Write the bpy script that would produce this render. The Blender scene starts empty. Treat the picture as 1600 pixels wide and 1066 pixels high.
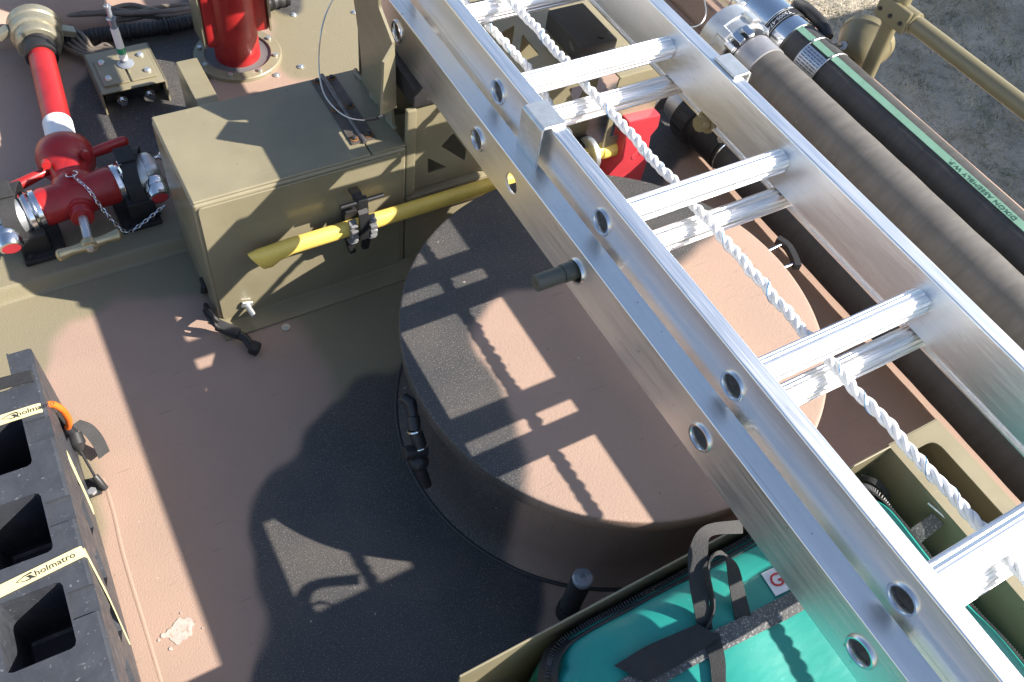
import bpy, bmesh, math, random
import numpy as np
from mathutils import Vector, Matrix, Quaternion
random.seed(7); rng = np.random.default_rng(7)
S = bpy.context.scene; COL = S.collection; R = math.radians
# ---------------------------------------------------------------- camera
CAM = Vector((-0.6200, -0.9412, 1.4271)); FPX = 1380.225
RC = ((0.86618687, -0.48619245, 0.11548684), (-0.33348848, -0.73451444, -0.59099405), (0.3721636, 0.47339775, -0.79836634))
RX, DN, FW = (Vector(r).normalized() for r in RC)
cd = bpy.data.cameras.new('camera'); co = bpy.data.objects.new('camera', cd); COL.objects.link(co)
cd.sensor_width = 36; cd.lens = FPX / 1600 * 36; cd.clip_start = .02; cd.clip_end = 300
co.matrix_world = Matrix(((RX.x, -DN.x, -FW.x, CAM.x), (RX.y, -DN.y, -FW.y, CAM.y), (RX.z, -DN.z, -FW.z, CAM.z), (0, 0, 0, 1)))
S.camera = co
# ---------------------------------------------------------------- sky, sun, exposure
SUN = Vector((1.115, -.785, 1.0)).normalized()
w = bpy.data.worlds.new('World'); S.world = w; w.use_nodes = True
sk = w.node_tree.nodes.new('ShaderNodeTexSky'); sk.sky_type = 'NISHITA'; sk.sun_disc = False
sk.sun_elevation = math.asin(SUN.z); sk.sun_rotation = math.atan2(SUN.x, SUN.y); sk.altitude = 100; sk.air_density = 1.0; sk.dust_density = 1.2; sk.ozone_density = 1.0
bg = w.node_tree.nodes['Background']; bg.inputs[1].default_value = .086
w.node_tree.links.new(sk.outputs[0], bg.inputs[0])
sl = bpy.data.lights.new('sun', 'SUN'); sl.energy = 4.7; sl.angle = R(.53); sl.color = (1, .93, .84)
so = bpy.data.objects.new('sun', sl); COL.objects.link(so); so.location = (4, -3, 5); so.rotation_euler = (-SUN).to_track_quat('-Z', 'Y').to_euler()
S.view_settings.view_transform = 'Standard'; S.view_settings.look = 'None'; S.view_settings.gamma = 1; S.view_settings.use_curve_mapping = False
S.view_settings.exposure = 1.25
S.render.engine = 'CYCLES'

# ---------------------------------------------------------------- measuring from the photograph (real planes, metres; deck is z = 0)
def ray(px, py): return (RX * ((px - 800) / FPX) + DN * ((py - 533) / FPX) + FW)
def at(px, py, z): v = ray(px, py); return CAM + v * ((z - CAM.z) / v.z)
def atx(px, py, x): v = ray(px, py); return CAM + v * ((x - CAM.x) / v.x)
def aty(px, py, y): v = ray(px, py); return CAM + v * ((y - CAM.y) / v.y)
V = Vector
# ---------------------------------------------------------------- materials
def mat(name, col, rough=.5, metal=0., var=.0, vscale=6., bump=0., bscale=200., bdist=.001, spec=.5, coat=0., stretch=None, rvar=0., speck=None, trans=0., wear=False):
    m = bpy.data.materials.new(name); m.use_nodes = True; nt = m.node_tree; N = nt.nodes; L = nt.links
    p = N['Principled BSDF']; p.inputs['Roughness'].default_value = rough; p.inputs['Metallic'].default_value = metal
    p.inputs['Specular IOR Level'].default_value = spec; p.inputs['Coat Weight'].default_value = coat; p.inputs['Coat Roughness'].default_value = .08
    p.inputs['Base Color'].default_value = (*col, 1); p.inputs['Transmission Weight'].default_value = trans
    tc = N.new('ShaderNodeTexCoord'); src = tc.outputs['Object']
    if stretch:
        mp = N.new('ShaderNodeMapping'); mp.inputs['Scale'].default_value = stretch; L.new(src, mp.inputs[0]); src = mp.outputs[0]
    out = None
    if var:
        n = N.new('ShaderNodeTexNoise'); n.inputs['Scale'].default_value = vscale; n.inputs['Detail'].default_value = 6; n.inputs['Roughness'].default_value = .65; L.new(src, n.inputs[0])
        r = N.new('ShaderNodeValToRGB'); r.color_ramp.elements[0].position = .3; r.color_ramp.elements[1].position = .7
        r.color_ramp.elements[0].color = (*[c * (1 - var) for c in col], 1); r.color_ramp.elements[1].color = (*[min(1, c * (1 + var)) for c in col], 1)
        L.new(n.outputs[0], r.inputs[0]); out = r.outputs[0]
    if speck:   # (scale, threshold, colour): grains, scuffs
        n3 = N.new('ShaderNodeTexNoise'); n3.inputs['Scale'].default_value = speck[0]; n3.inputs['Detail'].default_value = 3; L.new(src, n3.inputs[0])
        r3 = N.new('ShaderNodeMapRange'); r3.inputs[1].default_value = speck[1]; r3.inputs[2].default_value = speck[1] + .06; L.new(n3.outputs[0], r3.inputs[0])
        mx = N.new('ShaderNodeMix'); mx.data_type = 'RGBA'; L.new(r3.outputs[0], mx.inputs[0]); mx.inputs[7].default_value = (*speck[2], 1)
        if out: L.new(out, mx.inputs[6])
        else: mx.inputs[6].default_value = (*col, 1)
        out = mx.outputs[2]
    if wear:   # dust film, fine scratches and small chips
        def nz(sc, d, st=None):
            q = N.new('ShaderNodeTexNoise'); q.inputs['Scale'].default_value = sc; q.inputs['Detail'].default_value = d; sr = tc.outputs['Object']
            if st: mq = N.new('ShaderNodeMapping'); mq.inputs['Scale'].default_value = st; mq.inputs['Rotation'].default_value = (.4, .3, .7); L.new(sr, mq.inputs[0]); sr = mq.outputs[0]
            L.new(sr, q.inputs[0]); return q.outputs[0]
        def mrr(x, a, b_, d): q = N.new('ShaderNodeMapRange'); q.inputs[1].default_value = a; q.inputs[2].default_value = b_; q.inputs[4].default_value = d; L.new(x, q.inputs[0]); return q.outputs[0]
        def mxx(f, a, c): q = N.new('ShaderNodeMix'); q.data_type = 'RGBA'; L.new(f, q.inputs[0]); L.new(a, q.inputs[6]); q.inputs[7].default_value = (*c, 1); return q.outputs[2]
        base = tuple(col); lt = tuple(min(1, c * 1.35 + .05) for c in base); dk = tuple(c * .45 for c in base)
        out = mxx(mrr(nz(5, 7), .42, .72, .35), out, lt); out = mxx(mrr(nz(26, 3, (1, 22, 9)), .69, .73, .55), out, lt); out = mxx(mrr(nz(31, 3, (17, 1, 13)), .70, .74, .5), out, dk); out = mxx(mrr(nz(75, 2), .755, .78, .8), out, dk)
    if out: L.new(out, p.inputs['Base Color'])
    if rvar:
        n4 = N.new('ShaderNodeTexNoise'); n4.inputs['Scale'].default_value = vscale * 2.3; n4.inputs['Detail'].default_value = 5; L.new(src, n4.inputs[0])
        r4 = N.new('ShaderNodeMapRange'); r4.inputs[3].default_value = max(.02, rough - rvar); r4.inputs[4].default_value = rough + rvar; r4.inputs[1].default_value = .3; r4.inputs[2].default_value = .7
        L.new(n4.outputs[0], r4.inputs[0]); L.new(r4.outputs[0], p.inputs['Roughness'])
    if bump:
        n2 = N.new('ShaderNodeTexNoise'); n2.inputs['Scale'].default_value = bscale; n2.inputs['Detail'].default_value = 3; L.new(src, n2.inputs[0])
        b = N.new('ShaderNodeBump'); b.inputs['Strength'].default_value = bump; b.inputs['Distance'].default_value = bdist; L.new(n2.outputs[0], b.inputs['Height']); L.new(b.outputs[0], p.inputs['Normal'])
    return m
TAN = (.375, .257, .197); OLV = (.228, .200, .126); BLK = (.048, .047, .047)
def camo_mat():
    m = bpy.data.materials.new('camouflage_paint'); m.use_nodes = True; nt = m.node_tree; N = nt.nodes; L = nt.links; p = N['Principled BSDF']
    at_ = N.new('ShaderNodeAttribute'); at_.attribute_name = 'camo'; sp = N.new('ShaderNodeSeparateColor'); L.new(at_.outputs['Color'], sp.inputs[0])
    tc = N.new('ShaderNodeTexCoord')
    def noise(s, d=3): n = N.new('ShaderNodeTexNoise'); n.inputs['Scale'].default_value = s; n.inputs['Detail'].default_value = d; L.new(tc.outputs['Object'], n.inputs[0]); return n.outputs[0]
    def mr(x, a, b, c=0, d=1): n = N.new('ShaderNodeMapRange'); n.inputs[1].default_value = a; n.inputs[2].default_value = b; n.inputs[3].default_value = c; n.inputs[4].default_value = d; L.new(x, n.inputs[0]); return n.outputs[0]
    def mix(f, a, b):
        n = N.new('ShaderNodeMix'); n.data_type = 'RGBA'; L.new(f, n.inputs[0])
        for k, c in ((6, a), (7, b)):
            if isinstance(c, tuple): n.inputs[k].default_value = (*c, 1)
            else: L.new(c, n.inputs[k])
        return n.outputs[2]
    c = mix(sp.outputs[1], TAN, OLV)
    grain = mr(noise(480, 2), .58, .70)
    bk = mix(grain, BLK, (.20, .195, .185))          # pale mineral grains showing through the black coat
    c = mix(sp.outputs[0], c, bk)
    dirt = mr(noise(7, 8), .35, .75, 0, .22)
    c = mix(dirt, c, (.20, .16, .125))
    c2 = mix(mr(noise(60, 4), .66, .74, 0, .5), c, (.40, .33, .27))
    c = mix(mr(noise(3, 2), .45, .7, 0, 1), c, c2)
    scuff = N.new('ShaderNodeMapping'); scuff.inputs['Scale'].default_value = (3, 26, 1); scuff.inputs['Rotation'].default_value = (0, 0, .6); L.new(tc.outputs['Object'], scuff.inputs[0])
    sn = N.new('ShaderNodeTexNoise'); sn.inputs['Scale'].default_value = 6; sn.inputs['Detail'].default_value = 4; L.new(scuff.outputs[0], sn.inputs[0])
    c = mix(mr(sn.outputs[0], .66, .74, 0, .4), c, (.14, .115, .095)); c = mix(mr(noise(150, 2), .74, .78, 0, .7), c, (.10, .085, .07)); c = mix(mr(noise(95, 3), .745, .775, 0, .8), c, (.50, .44, .38))
    L.new(c, p.inputs['Base Color']); p.inputs['Roughness'].default_value = .62
    L.new(mr(noise(400, 2), .4, .7, .42, .75), p.inputs['Roughness'])
    b1 = N.new('ShaderNodeBump'); b1.inputs['Strength'].default_value = .5; b1.inputs['Distance'].default_value = .0013; L.new(noise(360, 2), b1.inputs['Height'])
    L.new(b1.outputs[0], p.inputs['Normal'])
    return m
M = {}
M['camo'] = camo_mat()
M['olive'] = mat('olive_paint', OLV, .36, coat=.25, var=.10, vscale=9, bump=.15, bscale=160, bdist=.0006, rvar=.06, speck=(38, .73, (.30, .27, .18)), wear=True)
M['olive_tube'] = mat('olive_enamel', (.205, .178, .102), .33, var=.08, vscale=12, rvar=.05)
M['tan'] = mat('tan_paint', TAN, .55, var=.1, vscale=7, bump=.4, bscale=290, bdist=.001)
M['alu'] = mat('brushed_aluminium', (.88, .885, .89), .41, 1, var=.045, vscale=14, speck=(9, .68, (.66, .66, .65)), bump=.03, bscale=90, bdist=.0001, stretch=(14, .35, 14), rvar=.07, wear=True)
M['rung'] = mat('extruded_aluminium', (.90, .90, .90), .38, 1, var=.04, vscale=40, stretch=(.4, 14, 14), rvar=.05)
M['collar'] = mat('swaged_aluminium', (.8, .81, .82), .25, 1, var=.06, vscale=60)
M['galv'] = mat('galvanised_steel', (.66, .68, .67), .42, .85, var=.12, vscale=90, bump=.1, bscale=300, bdist=.0003)
M['chrome'] = mat('polished_steel', (.78, .78, .79), .16, 1, var=.05, vscale=40, rvar=.05)
M['castalu'] = mat('cast_aluminium', (.62, .64, .65), .42, .8, var=.1, vscale=60, bump=.2, bscale=260, bdist=.0005)
M['blocksteel'] = mat('black_oxide_steel', (.035, .035, .037), .45, .3, var=.2, vscale=40)
M['block'] = mat('scuffed_rubber', (.035, .034, .035), .5, var=.35, vscale=18, bump=.2, bscale=120, bdist=.0006, speck=(30, .68, (.11, .105, .10)))
M['dark'] = mat('sealant', (.05, .048, .048), .5)
M['rubber'] = mat('black_rubber', (.016, .016, .017), .55, var=.2, vscale=30, bump=.2, bscale=120, bdist=.0006)
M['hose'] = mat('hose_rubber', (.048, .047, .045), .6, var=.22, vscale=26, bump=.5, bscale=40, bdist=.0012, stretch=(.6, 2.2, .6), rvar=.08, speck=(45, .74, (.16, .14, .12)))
M['hoselit'] = mat('sunlit_hose_rubber', (.115, .107, .097), .62, var=.2, vscale=22, bump=.5, bscale=40, bdist=.0012, stretch=(.6, 2.2, .6), rvar=.08, speck=(60, .72, (.25, .23, .20)))  # paler copy of the hose rubber, sunlight put into its colour
M['plastic'] = mat('recycled_grey_plastic', (.045, .049, .058), .45, var=.2, vscale=22, bump=.45, bscale=110, bdist=.0012, rvar=.12, speck=(170, .665, (.13, .14, .16)))
M['red'] = mat('red_enamel', (.35, .017, .018), .38, var=.18, vscale=24, coat=.1, bump=.25, bscale=140, bdist=.0006, rvar=.08)
M['redp'] = mat('red_plastic_paint', (.56, .045, .06), .4, var=.08, vscale=30, coat=.1)
M['yellow'] = mat('yellow_fibreglass', (.82, .60, .13), .36, var=.10, vscale=25, bump=.1, bscale=200, bdist=.0003)
M['brass'] = mat('dull_brass', (.50, .42, .25), .38, .75, var=.15, vscale=50, bump=.1, bscale=150, bdist=.0004)
M['brassring'] = mat('weathered_bronze', (.36, .33, .24), .36, .6, var=.2, vscale=40)
M['white'] = mat('white_tape', (.74, .75, .77), .5, var=.05, vscale=60, bump=.3, bscale=30, bdist=.0006, stretch=(1, 14, 1))
M['whitep'] = mat('white_ceramic', (.78, .77, .74), .2)
M['green'] = mat('green_band', (.02, .28, .13), .3)
M['stripe'] = mat('green_hose_stripe', (.15, .30, .22), .7, var=.12, vscale=50)
M['teal'] = mat('teal_vinyl', (.017, .27, .225), .42, var=.07, vscale=10, bump=.28, bscale=13, bdist=.006, coat=.05, stretch=(1, 1.9, 1), speck=(60, .70, (.05, .36, .31)))
M['web'] = mat('black_webbing', (.022, .022, .023), .7, var=.2, vscale=60, bump=.7, bscale=420, bdist=.0008, stretch=(1, 1, 1), speck=(420, .66, (.05, .05, .05)))
M['webgrey'] = mat('faded_webbing', (.10, .10, .10), .75, var=.2, vscale=80, bump=.8, bscale=420, bdist=.0008, speck=(420, .56, (.30, .30, .29)))
M['yellowband'] = mat('cream_elastic', (.70, .62, .33), .6, var=.05, vscale=40, bump=.4, bscale=60, bdist=.0004, stretch=(8, 1, 1))
M['orange'] = mat('orange_rope', (.85, .16, .015), .55, bump=.6, bscale=120, bdist=.001)
M['rope'] = mat('white_polypropylene', (.78, .79, .80), .42, var=.05, vscale=120, bump=.5, bscale=220, bdist=.0006)
M['ropeblue'] = mat('blue_tracer', (.02, .22, .46), .45)
M['ink'] = mat('black_print', (.03, .03, .03), .6)
M['inkgreen'] = mat('dark_stripe_print', (.03, .09, .07), .6)
M['inkwhite'] = mat('white_print', (.8, .8, .8), .5)
M['inkred'] = mat('red_print', (.55, .03, .03), .5)
M['labelw'] = mat('white_label', (.74, .76, .79), .4)
M['cable'] = mat('cable_sheath', (.16, .13, .10), .5, var=.25, vscale=30)
M['conduit'] = mat('black_conduit', (.02, .02, .02), .45, bump=.5, bscale=1, bdist=.001)
M['wire'] = mat('steel_wire', (.5, .5, .5), .35, .9)
M['rust'] = mat('rust_stain', (.22, .10, .03), .7, var=.4, vscale=160)
M['plate'] = mat('etched_steel_plate', (.55, .60, .66), .3, .9, var=.05, vscale=90)
M['clear'] = mat('clear_plastic_cap', (.20, .22, .25), .16, coat=.6, spec=.7)
M['splat'] = mat('dried_droppings', (.44, .38, .335), .8, speck=(160, .56, (.37, .27, .21)), var=.2, vscale=90, bump=.5, bscale=120, bdist=.001)
M['glass'] = mat('lamp_lens', (.7, .72, .72), .08, .2)

# ---------------------------------------------------------------- mesh building
class B:
    def __init__(s): s.bm = bmesh.new()
    def merge(s, o):
        me = bpy.data.meshes.new('t'); o.to_mesh(me); o.free(); s.bm.from_mesh(me); bpy.data.meshes.remove(me); return s
    def box(s, c, d, rot=None, bev=0., seg=2):
        o = bmesh.new(); bmesh.ops.create_cube(o, size=1); bmesh.ops.scale(o, vec=V(d), verts=o.verts)
        if bev: bmesh.ops.bevel(o, geom=list(o.edges), offset=bev, segments=seg, profile=.5, affect='EDGES')
        if rot is not None: bmesh.ops.rotate(o, cent=(0, 0, 0), matrix=rot, verts=o.verts)
        bmesh.ops.translate(o, vec=V(c), verts=o.verts); return s.merge(o)
    def cyl(s, a, b, r, r2=None, n=20, bev=0., seg=2):
        a, b = V(a), V(b); d = b - a; o = bmesh.new()
        bmesh.ops.create_cone(o, cap_ends=True, segments=n, radius1=r, radius2=r if r2 is None else r2, depth=d.length)
        if bev: bmesh.ops.bevel(o, geom=[e for e in o.edges if len(e.link_faces) == 2 and max(len(f.verts) for f in e.link_faces) > 4], offset=bev, segments=seg, profile=.5, affect='EDGES')
        bmesh.ops.rotate(o, cent=(0, 0, 0), matrix=d.to_track_quat('Z', 'Y').to_matrix(), verts=o.verts)
        bmesh.ops.translate(o, vec=(a + b) / 2, verts=o.verts); return s.merge(o)
    def lathe(s, prof, a, axis, n=36):      # prof: (radius, distance along axis)
        a = V(a); ax = V(axis).normalized(); u = ax.orthogonal().normalized(); v = ax.cross(u); o = s.bm; rings = []
        for r, h in prof:
            rings.append([o.verts.new(a + ax * h + (u * math.cos(2 * math.pi * k / n) + v * math.sin(2 * math.pi * k / n)) * r) for k in range(n)])
        for p, q in zip(rings, rings[1:]):
            for k in range(n): o.faces.new((p[k], p[(k + 1) % n], q[(k + 1) % n], q[k]))
        return s
    def tube(s, pts, r, n=10, caps=True, flat=None, closed=False):
        P = [V(p) for p in pts]; o = s.bm; rings = []; N_ = len(P); rad = r if isinstance(r, (list, tuple)) else [r] * N_
        t0 = (P[1] - P[0]).normalized(); u = t0.orthogonal().normalized()
        for i, p in enumerate(P):
            t = (P[(i + 1) % N_] - P[i - 1]) if closed else (P[min(i + 1, N_ - 1)] - P[max(i - 1, 0)]); t.normalize()
            u = (u - t * u.dot(t)).normalized(); v = t.cross(u)
            rings.append([o.verts.new(p + (u * math.cos(2 * math.pi * k / n) + v * math.sin(2 * math.pi * k / n)) * rad[i]) for k in range(n)])
        prs = list(zip(rings, rings[1:])) + ([(rings[-1], rings[0])] if closed else [])
        for p, q in prs:
            for k in range(n): o.faces.new((p[k], p[(k + 1) % n], q[(k + 1) % n], q[k]))
        if caps and not closed: o.faces.new(rings[0][::-1]); o.faces.new(rings[-1])
        return s
    def prism(s, pts, vec, bev=0., seg=2):
        o = bmesh.new(); vs = [o.verts.new(V(p)) for p in pts]; f = o.faces.new(vs); g = bmesh.ops.extrude_face_region(o, geom=[f])
        bmesh.ops.translate(o, vec=V(vec), verts=[x for x in g['geom'] if isinstance(x, bmesh.types.BMVert)])
        bmesh.ops.recalc_face_normals(o, faces=o.faces)
        if bev: bmesh.ops.bevel(o, geom=list(o.edges), offset=bev, segments=seg, profile=.5, affect='EDGES')
        return s.merge(o)
    def ribbon(s, Lp, Rp, th=.0015):
        o = s.bm; Lp = [V(p) for p in Lp]; Rp = [V(p) for p in Rp]; n = len(Lp); rows = []
        for i in range(n):
            t = (Lp[min(i + 1, n - 1)] + Rp[min(i + 1, n - 1)] - Lp[max(i - 1, 0)] - Rp[max(i - 1, 0)]).normalized(); nn = (Rp[i] - Lp[i]).cross(t)
            nn = nn.normalized() * th / 2 if nn.length > 1e-9 else V((0, 0, th / 2))
            rows.append([o.verts.new(q) for q in (Lp[i] + nn, Rp[i] + nn, Rp[i] - nn, Lp[i] - nn)])
        for p, q in zip(rows, rows[1:]):
            for k in range(4): o.faces.new((p[k], p[(k + 1) % 4], q[(k + 1) % 4], q[k]))
        o.faces.new(rows[0][::-1]); o.faces.new(rows[-1]); return s
    def sphere(s, c, r, sc=(1, 1, 1), rot=None, n=20):
        o = bmesh.new(); bmesh.ops.create_uvsphere(o, u_segments=n, v_segments=n // 2, radius=r); bmesh.ops.scale(o, vec=V(sc), verts=o.verts)
        if rot is not None: bmesh.ops.rotate(o, cent=(0, 0, 0), matrix=rot, verts=o.verts)
        bmesh.ops.translate(o, vec=V(c), verts=o.verts); return s.merge(o)
    def torus(s, c, axis, Rr, r, n=32, m=8):
        ax = V(axis).normalized(); u = ax.orthogonal().normalized(); v = ax.cross(u); c = V(c)
        return s.tube([c + (u * math.cos(2 * math.pi * k / n) + v * math.sin(2 * math.pi * k / n)) * Rr for k in range(n)], r, m, closed=True)
    def plate(s, pts, holes, o3, ux, uy, th):   # flat sheet with holes: 2-D outlines, origin and axes in 3-D
        cu = bpy.data.curves.new('p', 'CURVE'); cu.dimensions = '2D'; cu.fill_mode = 'BOTH'; cu.extrude = th / 2
        for poly in [pts] + holes:
            sp = cu.splines.new('POLY'); sp.points.add(len(poly) - 1); sp.use_cyclic_u = True
            for k, p in enumerate(poly): sp.points[k].co = (p[0], p[1], 0, 1)
        ob = bpy.data.objects.new('p', cu); COL.objects.link(ob); dg = bpy.context.evaluated_depsgraph_get(); me = bpy.data.meshes.new_from_object(ob.evaluated_get(dg))
        ux, uy = V(ux).normalized(), V(uy).normalized(); uz = ux.cross(uy)
        me.transform(Matrix(((ux.x, uy.x, uz.x, o3[0]), (ux.y, uy.y, uz.y, o3[1]), (ux.z, uy.z, uz.z, o3[2]), (0, 0, 0, 1))))
        o = bmesh.new(); o.from_mesh(me); bmesh.ops.remove_doubles(o, verts=o.verts, dist=1e-6); bpy.data.objects.remove(ob); bpy.data.meshes.remove(me); bpy.data.curves.remove(cu); return s.merge(o)
    def text(s, body, size, o3, ux, uy, th=.0003, fn=None, align='LEFT', sx=1.):
        cu = bpy.data.curves.new('x', 'FONT'); cu.body = body; cu.size = size; cu.extrude = th; cu.align_x = align; cu.align_y = 'CENTER'; cu.resolution_u = 3
        ob = bpy.data.objects.new('x', cu); COL.objects.link(ob); dg = bpy.context.evaluated_depsgraph_get(); me = bpy.data.meshes.new_from_object(ob.evaluated_get(dg))
        ux, uy = V(ux).normalized(), V(uy).normalized(); uz = ux.cross(uy)
        for v in me.vertices:
            c = v.co.copy(); c.x *= sx; v.co = fn(c) if fn else V(o3) + ux * c.x + uy * c.y + uz * c.z
        o = bmesh.new(); o.from_mesh(me); bpy.data.objects.remove(ob); bpy.data.meshes.remove(me); bpy.data.curves.remove(cu); return s.merge(o)
    def mesh(s, name, m, off=V((0, 0, 0)), ang=38):
        bmesh.ops.recalc_face_normals(s.bm, faces=s.bm.faces)
        me = bpy.data.meshes.new(name); s.bm.to_mesh(me); s.bm.free()
        if off.length: me.transform(Matrix.Translation(-off))
        for p in me.polygons: p.use_smooth = True
        me.set_sharp_from_angle(angle=R(ang)); me.materials.append(m); return me
WL = {}
def wn(ob):
    if len(ob.data.polygons) < 5000: m_ = ob.modifiers.new('wn', 'WEIGHTED_NORMAL'); m_.keep_sharp = True; m_.weight = 80
def thing(name, label, cat, loc=(0, 0, 0), group=None):
    o = bpy.data.objects.new(name, None); COL.objects.link(o); o.location = loc; o['label'] = label; o['category'] = cat; o.empty_display_size = .03
    if group: o['group'] = group
    WL[o.name] = V(loc); return o
def part(name, b, m, parent, label=None, ang=38):
    off = WL[parent.name]; ob = bpy.data.objects.new(name, b.mesh(name, m, off, ang) if isinstance(b, B) else b); COL.objects.link(ob); ob.parent = parent; WL[ob.name] = off; wn(ob)
    if label: ob['label'] = label
    return ob
def single(name, b, m, label, cat, loc, group=None, ang=38):
    loc = V(loc); ob = bpy.data.objects.new(name, b.mesh(name, m, loc, ang)); COL.objects.link(ob); ob.location = loc; ob['label'] = label; ob['category'] = cat; WL[ob.name] = loc; wn(ob)
    if group: ob['group'] = group
    return ob
def boolean(me, cutter, op='DIFFERENCE'):
    a = bpy.data.objects.new('a', me); c = bpy.data.objects.new('c', cutter); COL.objects.link(a); COL.objects.link(c)
    md = a.modifiers.new('b', 'BOOLEAN'); md.operation = op; md.object = c; md.solver = 'EXACT'; dg = bpy.context.evaluated_depsgraph_get(); dg.update()
    r = bpy.data.meshes.new_from_object(a.evaluated_get(dg)); bpy.data.objects.remove(a); bpy.data.objects.remove(c)
    return r
def rnd_poly(p, r, n=4):     # round the corners of a 2-D outline
    out = []; k = len(p)
    for i in range(k):
        a, b, c = V(p[i - 1]), V(p[i]), V(p[(i + 1) % k]); d1 = (a - b); d2 = (c - b); q = min(r, d1.length * .45, d2.length * .45)
        s_, e_ = b + d1.normalized() * q, b + d2.normalized() * q
        for j in range(n + 1):
            t = j / n; out.append(tuple(s_ * (1 - t) ** 2 + b * 2 * t * (1 - t) + e_ * t * t))
    return out
def spline(P, n=8):          # Catmull-Rom through points
    P = [V(p) for p in P]; Q = [P[0] * 2 - P[1]] + P + [P[-1] * 2 - P[-2]]; out = []
    for i in range(1, len(Q) - 2):
        for j in range(n):
            t = j / n; a, b, c, d = Q[i - 1:i + 3]
            out.append(.5 * ((2 * b) + (c - a) * t + (2 * a - 5 * b + 4 * c - d) * t * t + (3 * b - a - 3 * c + d) * t ** 3))
    return out + [P[-1]]

# ---------------------------------------------------------------- camouflage layout (sprayed patches, soft edges)
def patch(pxs, z, n=5):
    P = [tuple(at(x, y, z)[:2]) for x, y in pxs]; k = len(P); out = []
    for i in range(k):
        a, b, c, d = (np.array(P[(i + j) % k]) for j in (-1, 0, 1, 2))
        for j in range(n):
            t = j / n; out.append(.5 * (2 * b + (c - a) * t + (2 * a - 5 * b + 4 * c - d) * t * t + (3 * b - a - 3 * c + d) * t ** 3))
    return np.array(out)
def sdf(P, XY):
    d = np.full(len(XY), 1e9); ins = np.zeros(len(XY), bool)
    for i in range(len(P)):
        a, b = P[i - 1], P[i]; e = b - a; L2 = e @ e
        if L2 < 1e-12: continue
        t = np.clip(((XY - a) @ e) / L2, 0, 1); q = XY - a - t[:, None] * e; d = np.minimum(d, (q ** 2).sum(1))
        c = ((a[1] > XY[:, 1]) != (b[1] > XY[:, 1])); xx = e[0] * (XY[:, 1] - a[1]) / (e[1] if abs(e[1]) > 1e-12 else 1e-12) + a[0]; ins ^= c & (XY[:, 0] < xx)
    d = np.sqrt(d); return np.where(ins, d, -d)
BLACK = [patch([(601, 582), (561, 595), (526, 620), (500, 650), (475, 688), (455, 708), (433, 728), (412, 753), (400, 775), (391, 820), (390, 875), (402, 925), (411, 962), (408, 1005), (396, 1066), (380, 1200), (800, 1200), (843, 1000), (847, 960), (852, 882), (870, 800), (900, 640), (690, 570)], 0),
         patch([(108, 160), (135, 118), (180, 70), (240, 30), (330, -30), (345, 60), (330, 130), (270, 215), (236, 245), (160, 262), (116, 235)], .03),
         patch([(420, -40), (478, -10), (465, 18), (445, 22), (425, 8)], .03), patch([(1020, 300), (1100, 230), (1240, 330), (1290, 330), (1200, 100), (950, 150), (960, 250)], 0)]
OLIVE = [patch([(-200, 700), (40, 640), (66, 612), (69, 590), (75, 565), (91, 532), (110, 502), (150, 488), (200, 466), (250, 462), (300, 466), (400, 450), (300, 350), (200, 355), (100, 380), (0, 410), (-200, 440)], 0),
         patch([(470, 470), (483, 532), (500, 552), (511, 582), (516, 605), (560, 650), (700, 600), (690, 420)], 0),
         patch([(395, -60), (425, 40), (425, 80), (445, 112), (490, 128), (600, 110), (760, 80), (700, -100)], .03),
         patch([(100, 660), (125, 680), (148, 730), (160, 770), (166, 810), (158, 835), (148, 860), (90, 860)], 0)]
HBLACK = [patch([(836, 800), (828, 760), (812, 700), (808, 660), (795, 620), (770, 582), (748, 545), (744, 515), (750, 490), (765, 470), (790, 458), (820, 452), (884, 441), (960, 425), (1069, 407), (1115, 366), (1160, 330), (1200, 290), (1200, 150), (500, 150), (450, 700), (700, 1000), (848, 1000), (845, 850)], .2625)]
def camo(me, co, blacks, olives, jitter=.004):
    XY = co[:, :2] + jitter * np.stack([np.sin(co[:, 1] * 47) + np.sin(co[:, 0] * 91 + 1), np.sin(co[:, 0] * 53) + np.sin(co[:, 1] * 83 + 2)], 1)
    def msk(Ps, wd):
        m_ = np.zeros(len(XY))
        for P in Ps: m_ = np.maximum(m_, np.clip(.5 + sdf(P, XY) / (2 * wd), 0, 1))
        return m_ * m_ * (3 - 2 * m_)
    k = msk(blacks, .011); o = msk(olives, .016) if olives else 0 * k
    a = me.attributes.new('camo', 'FLOAT_COLOR', 'POINT'); a.data.foreach_set('color', np.stack([k, o, 0 * k, 0 * k + 1], 1).astype(np.float32).ravel())

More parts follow.
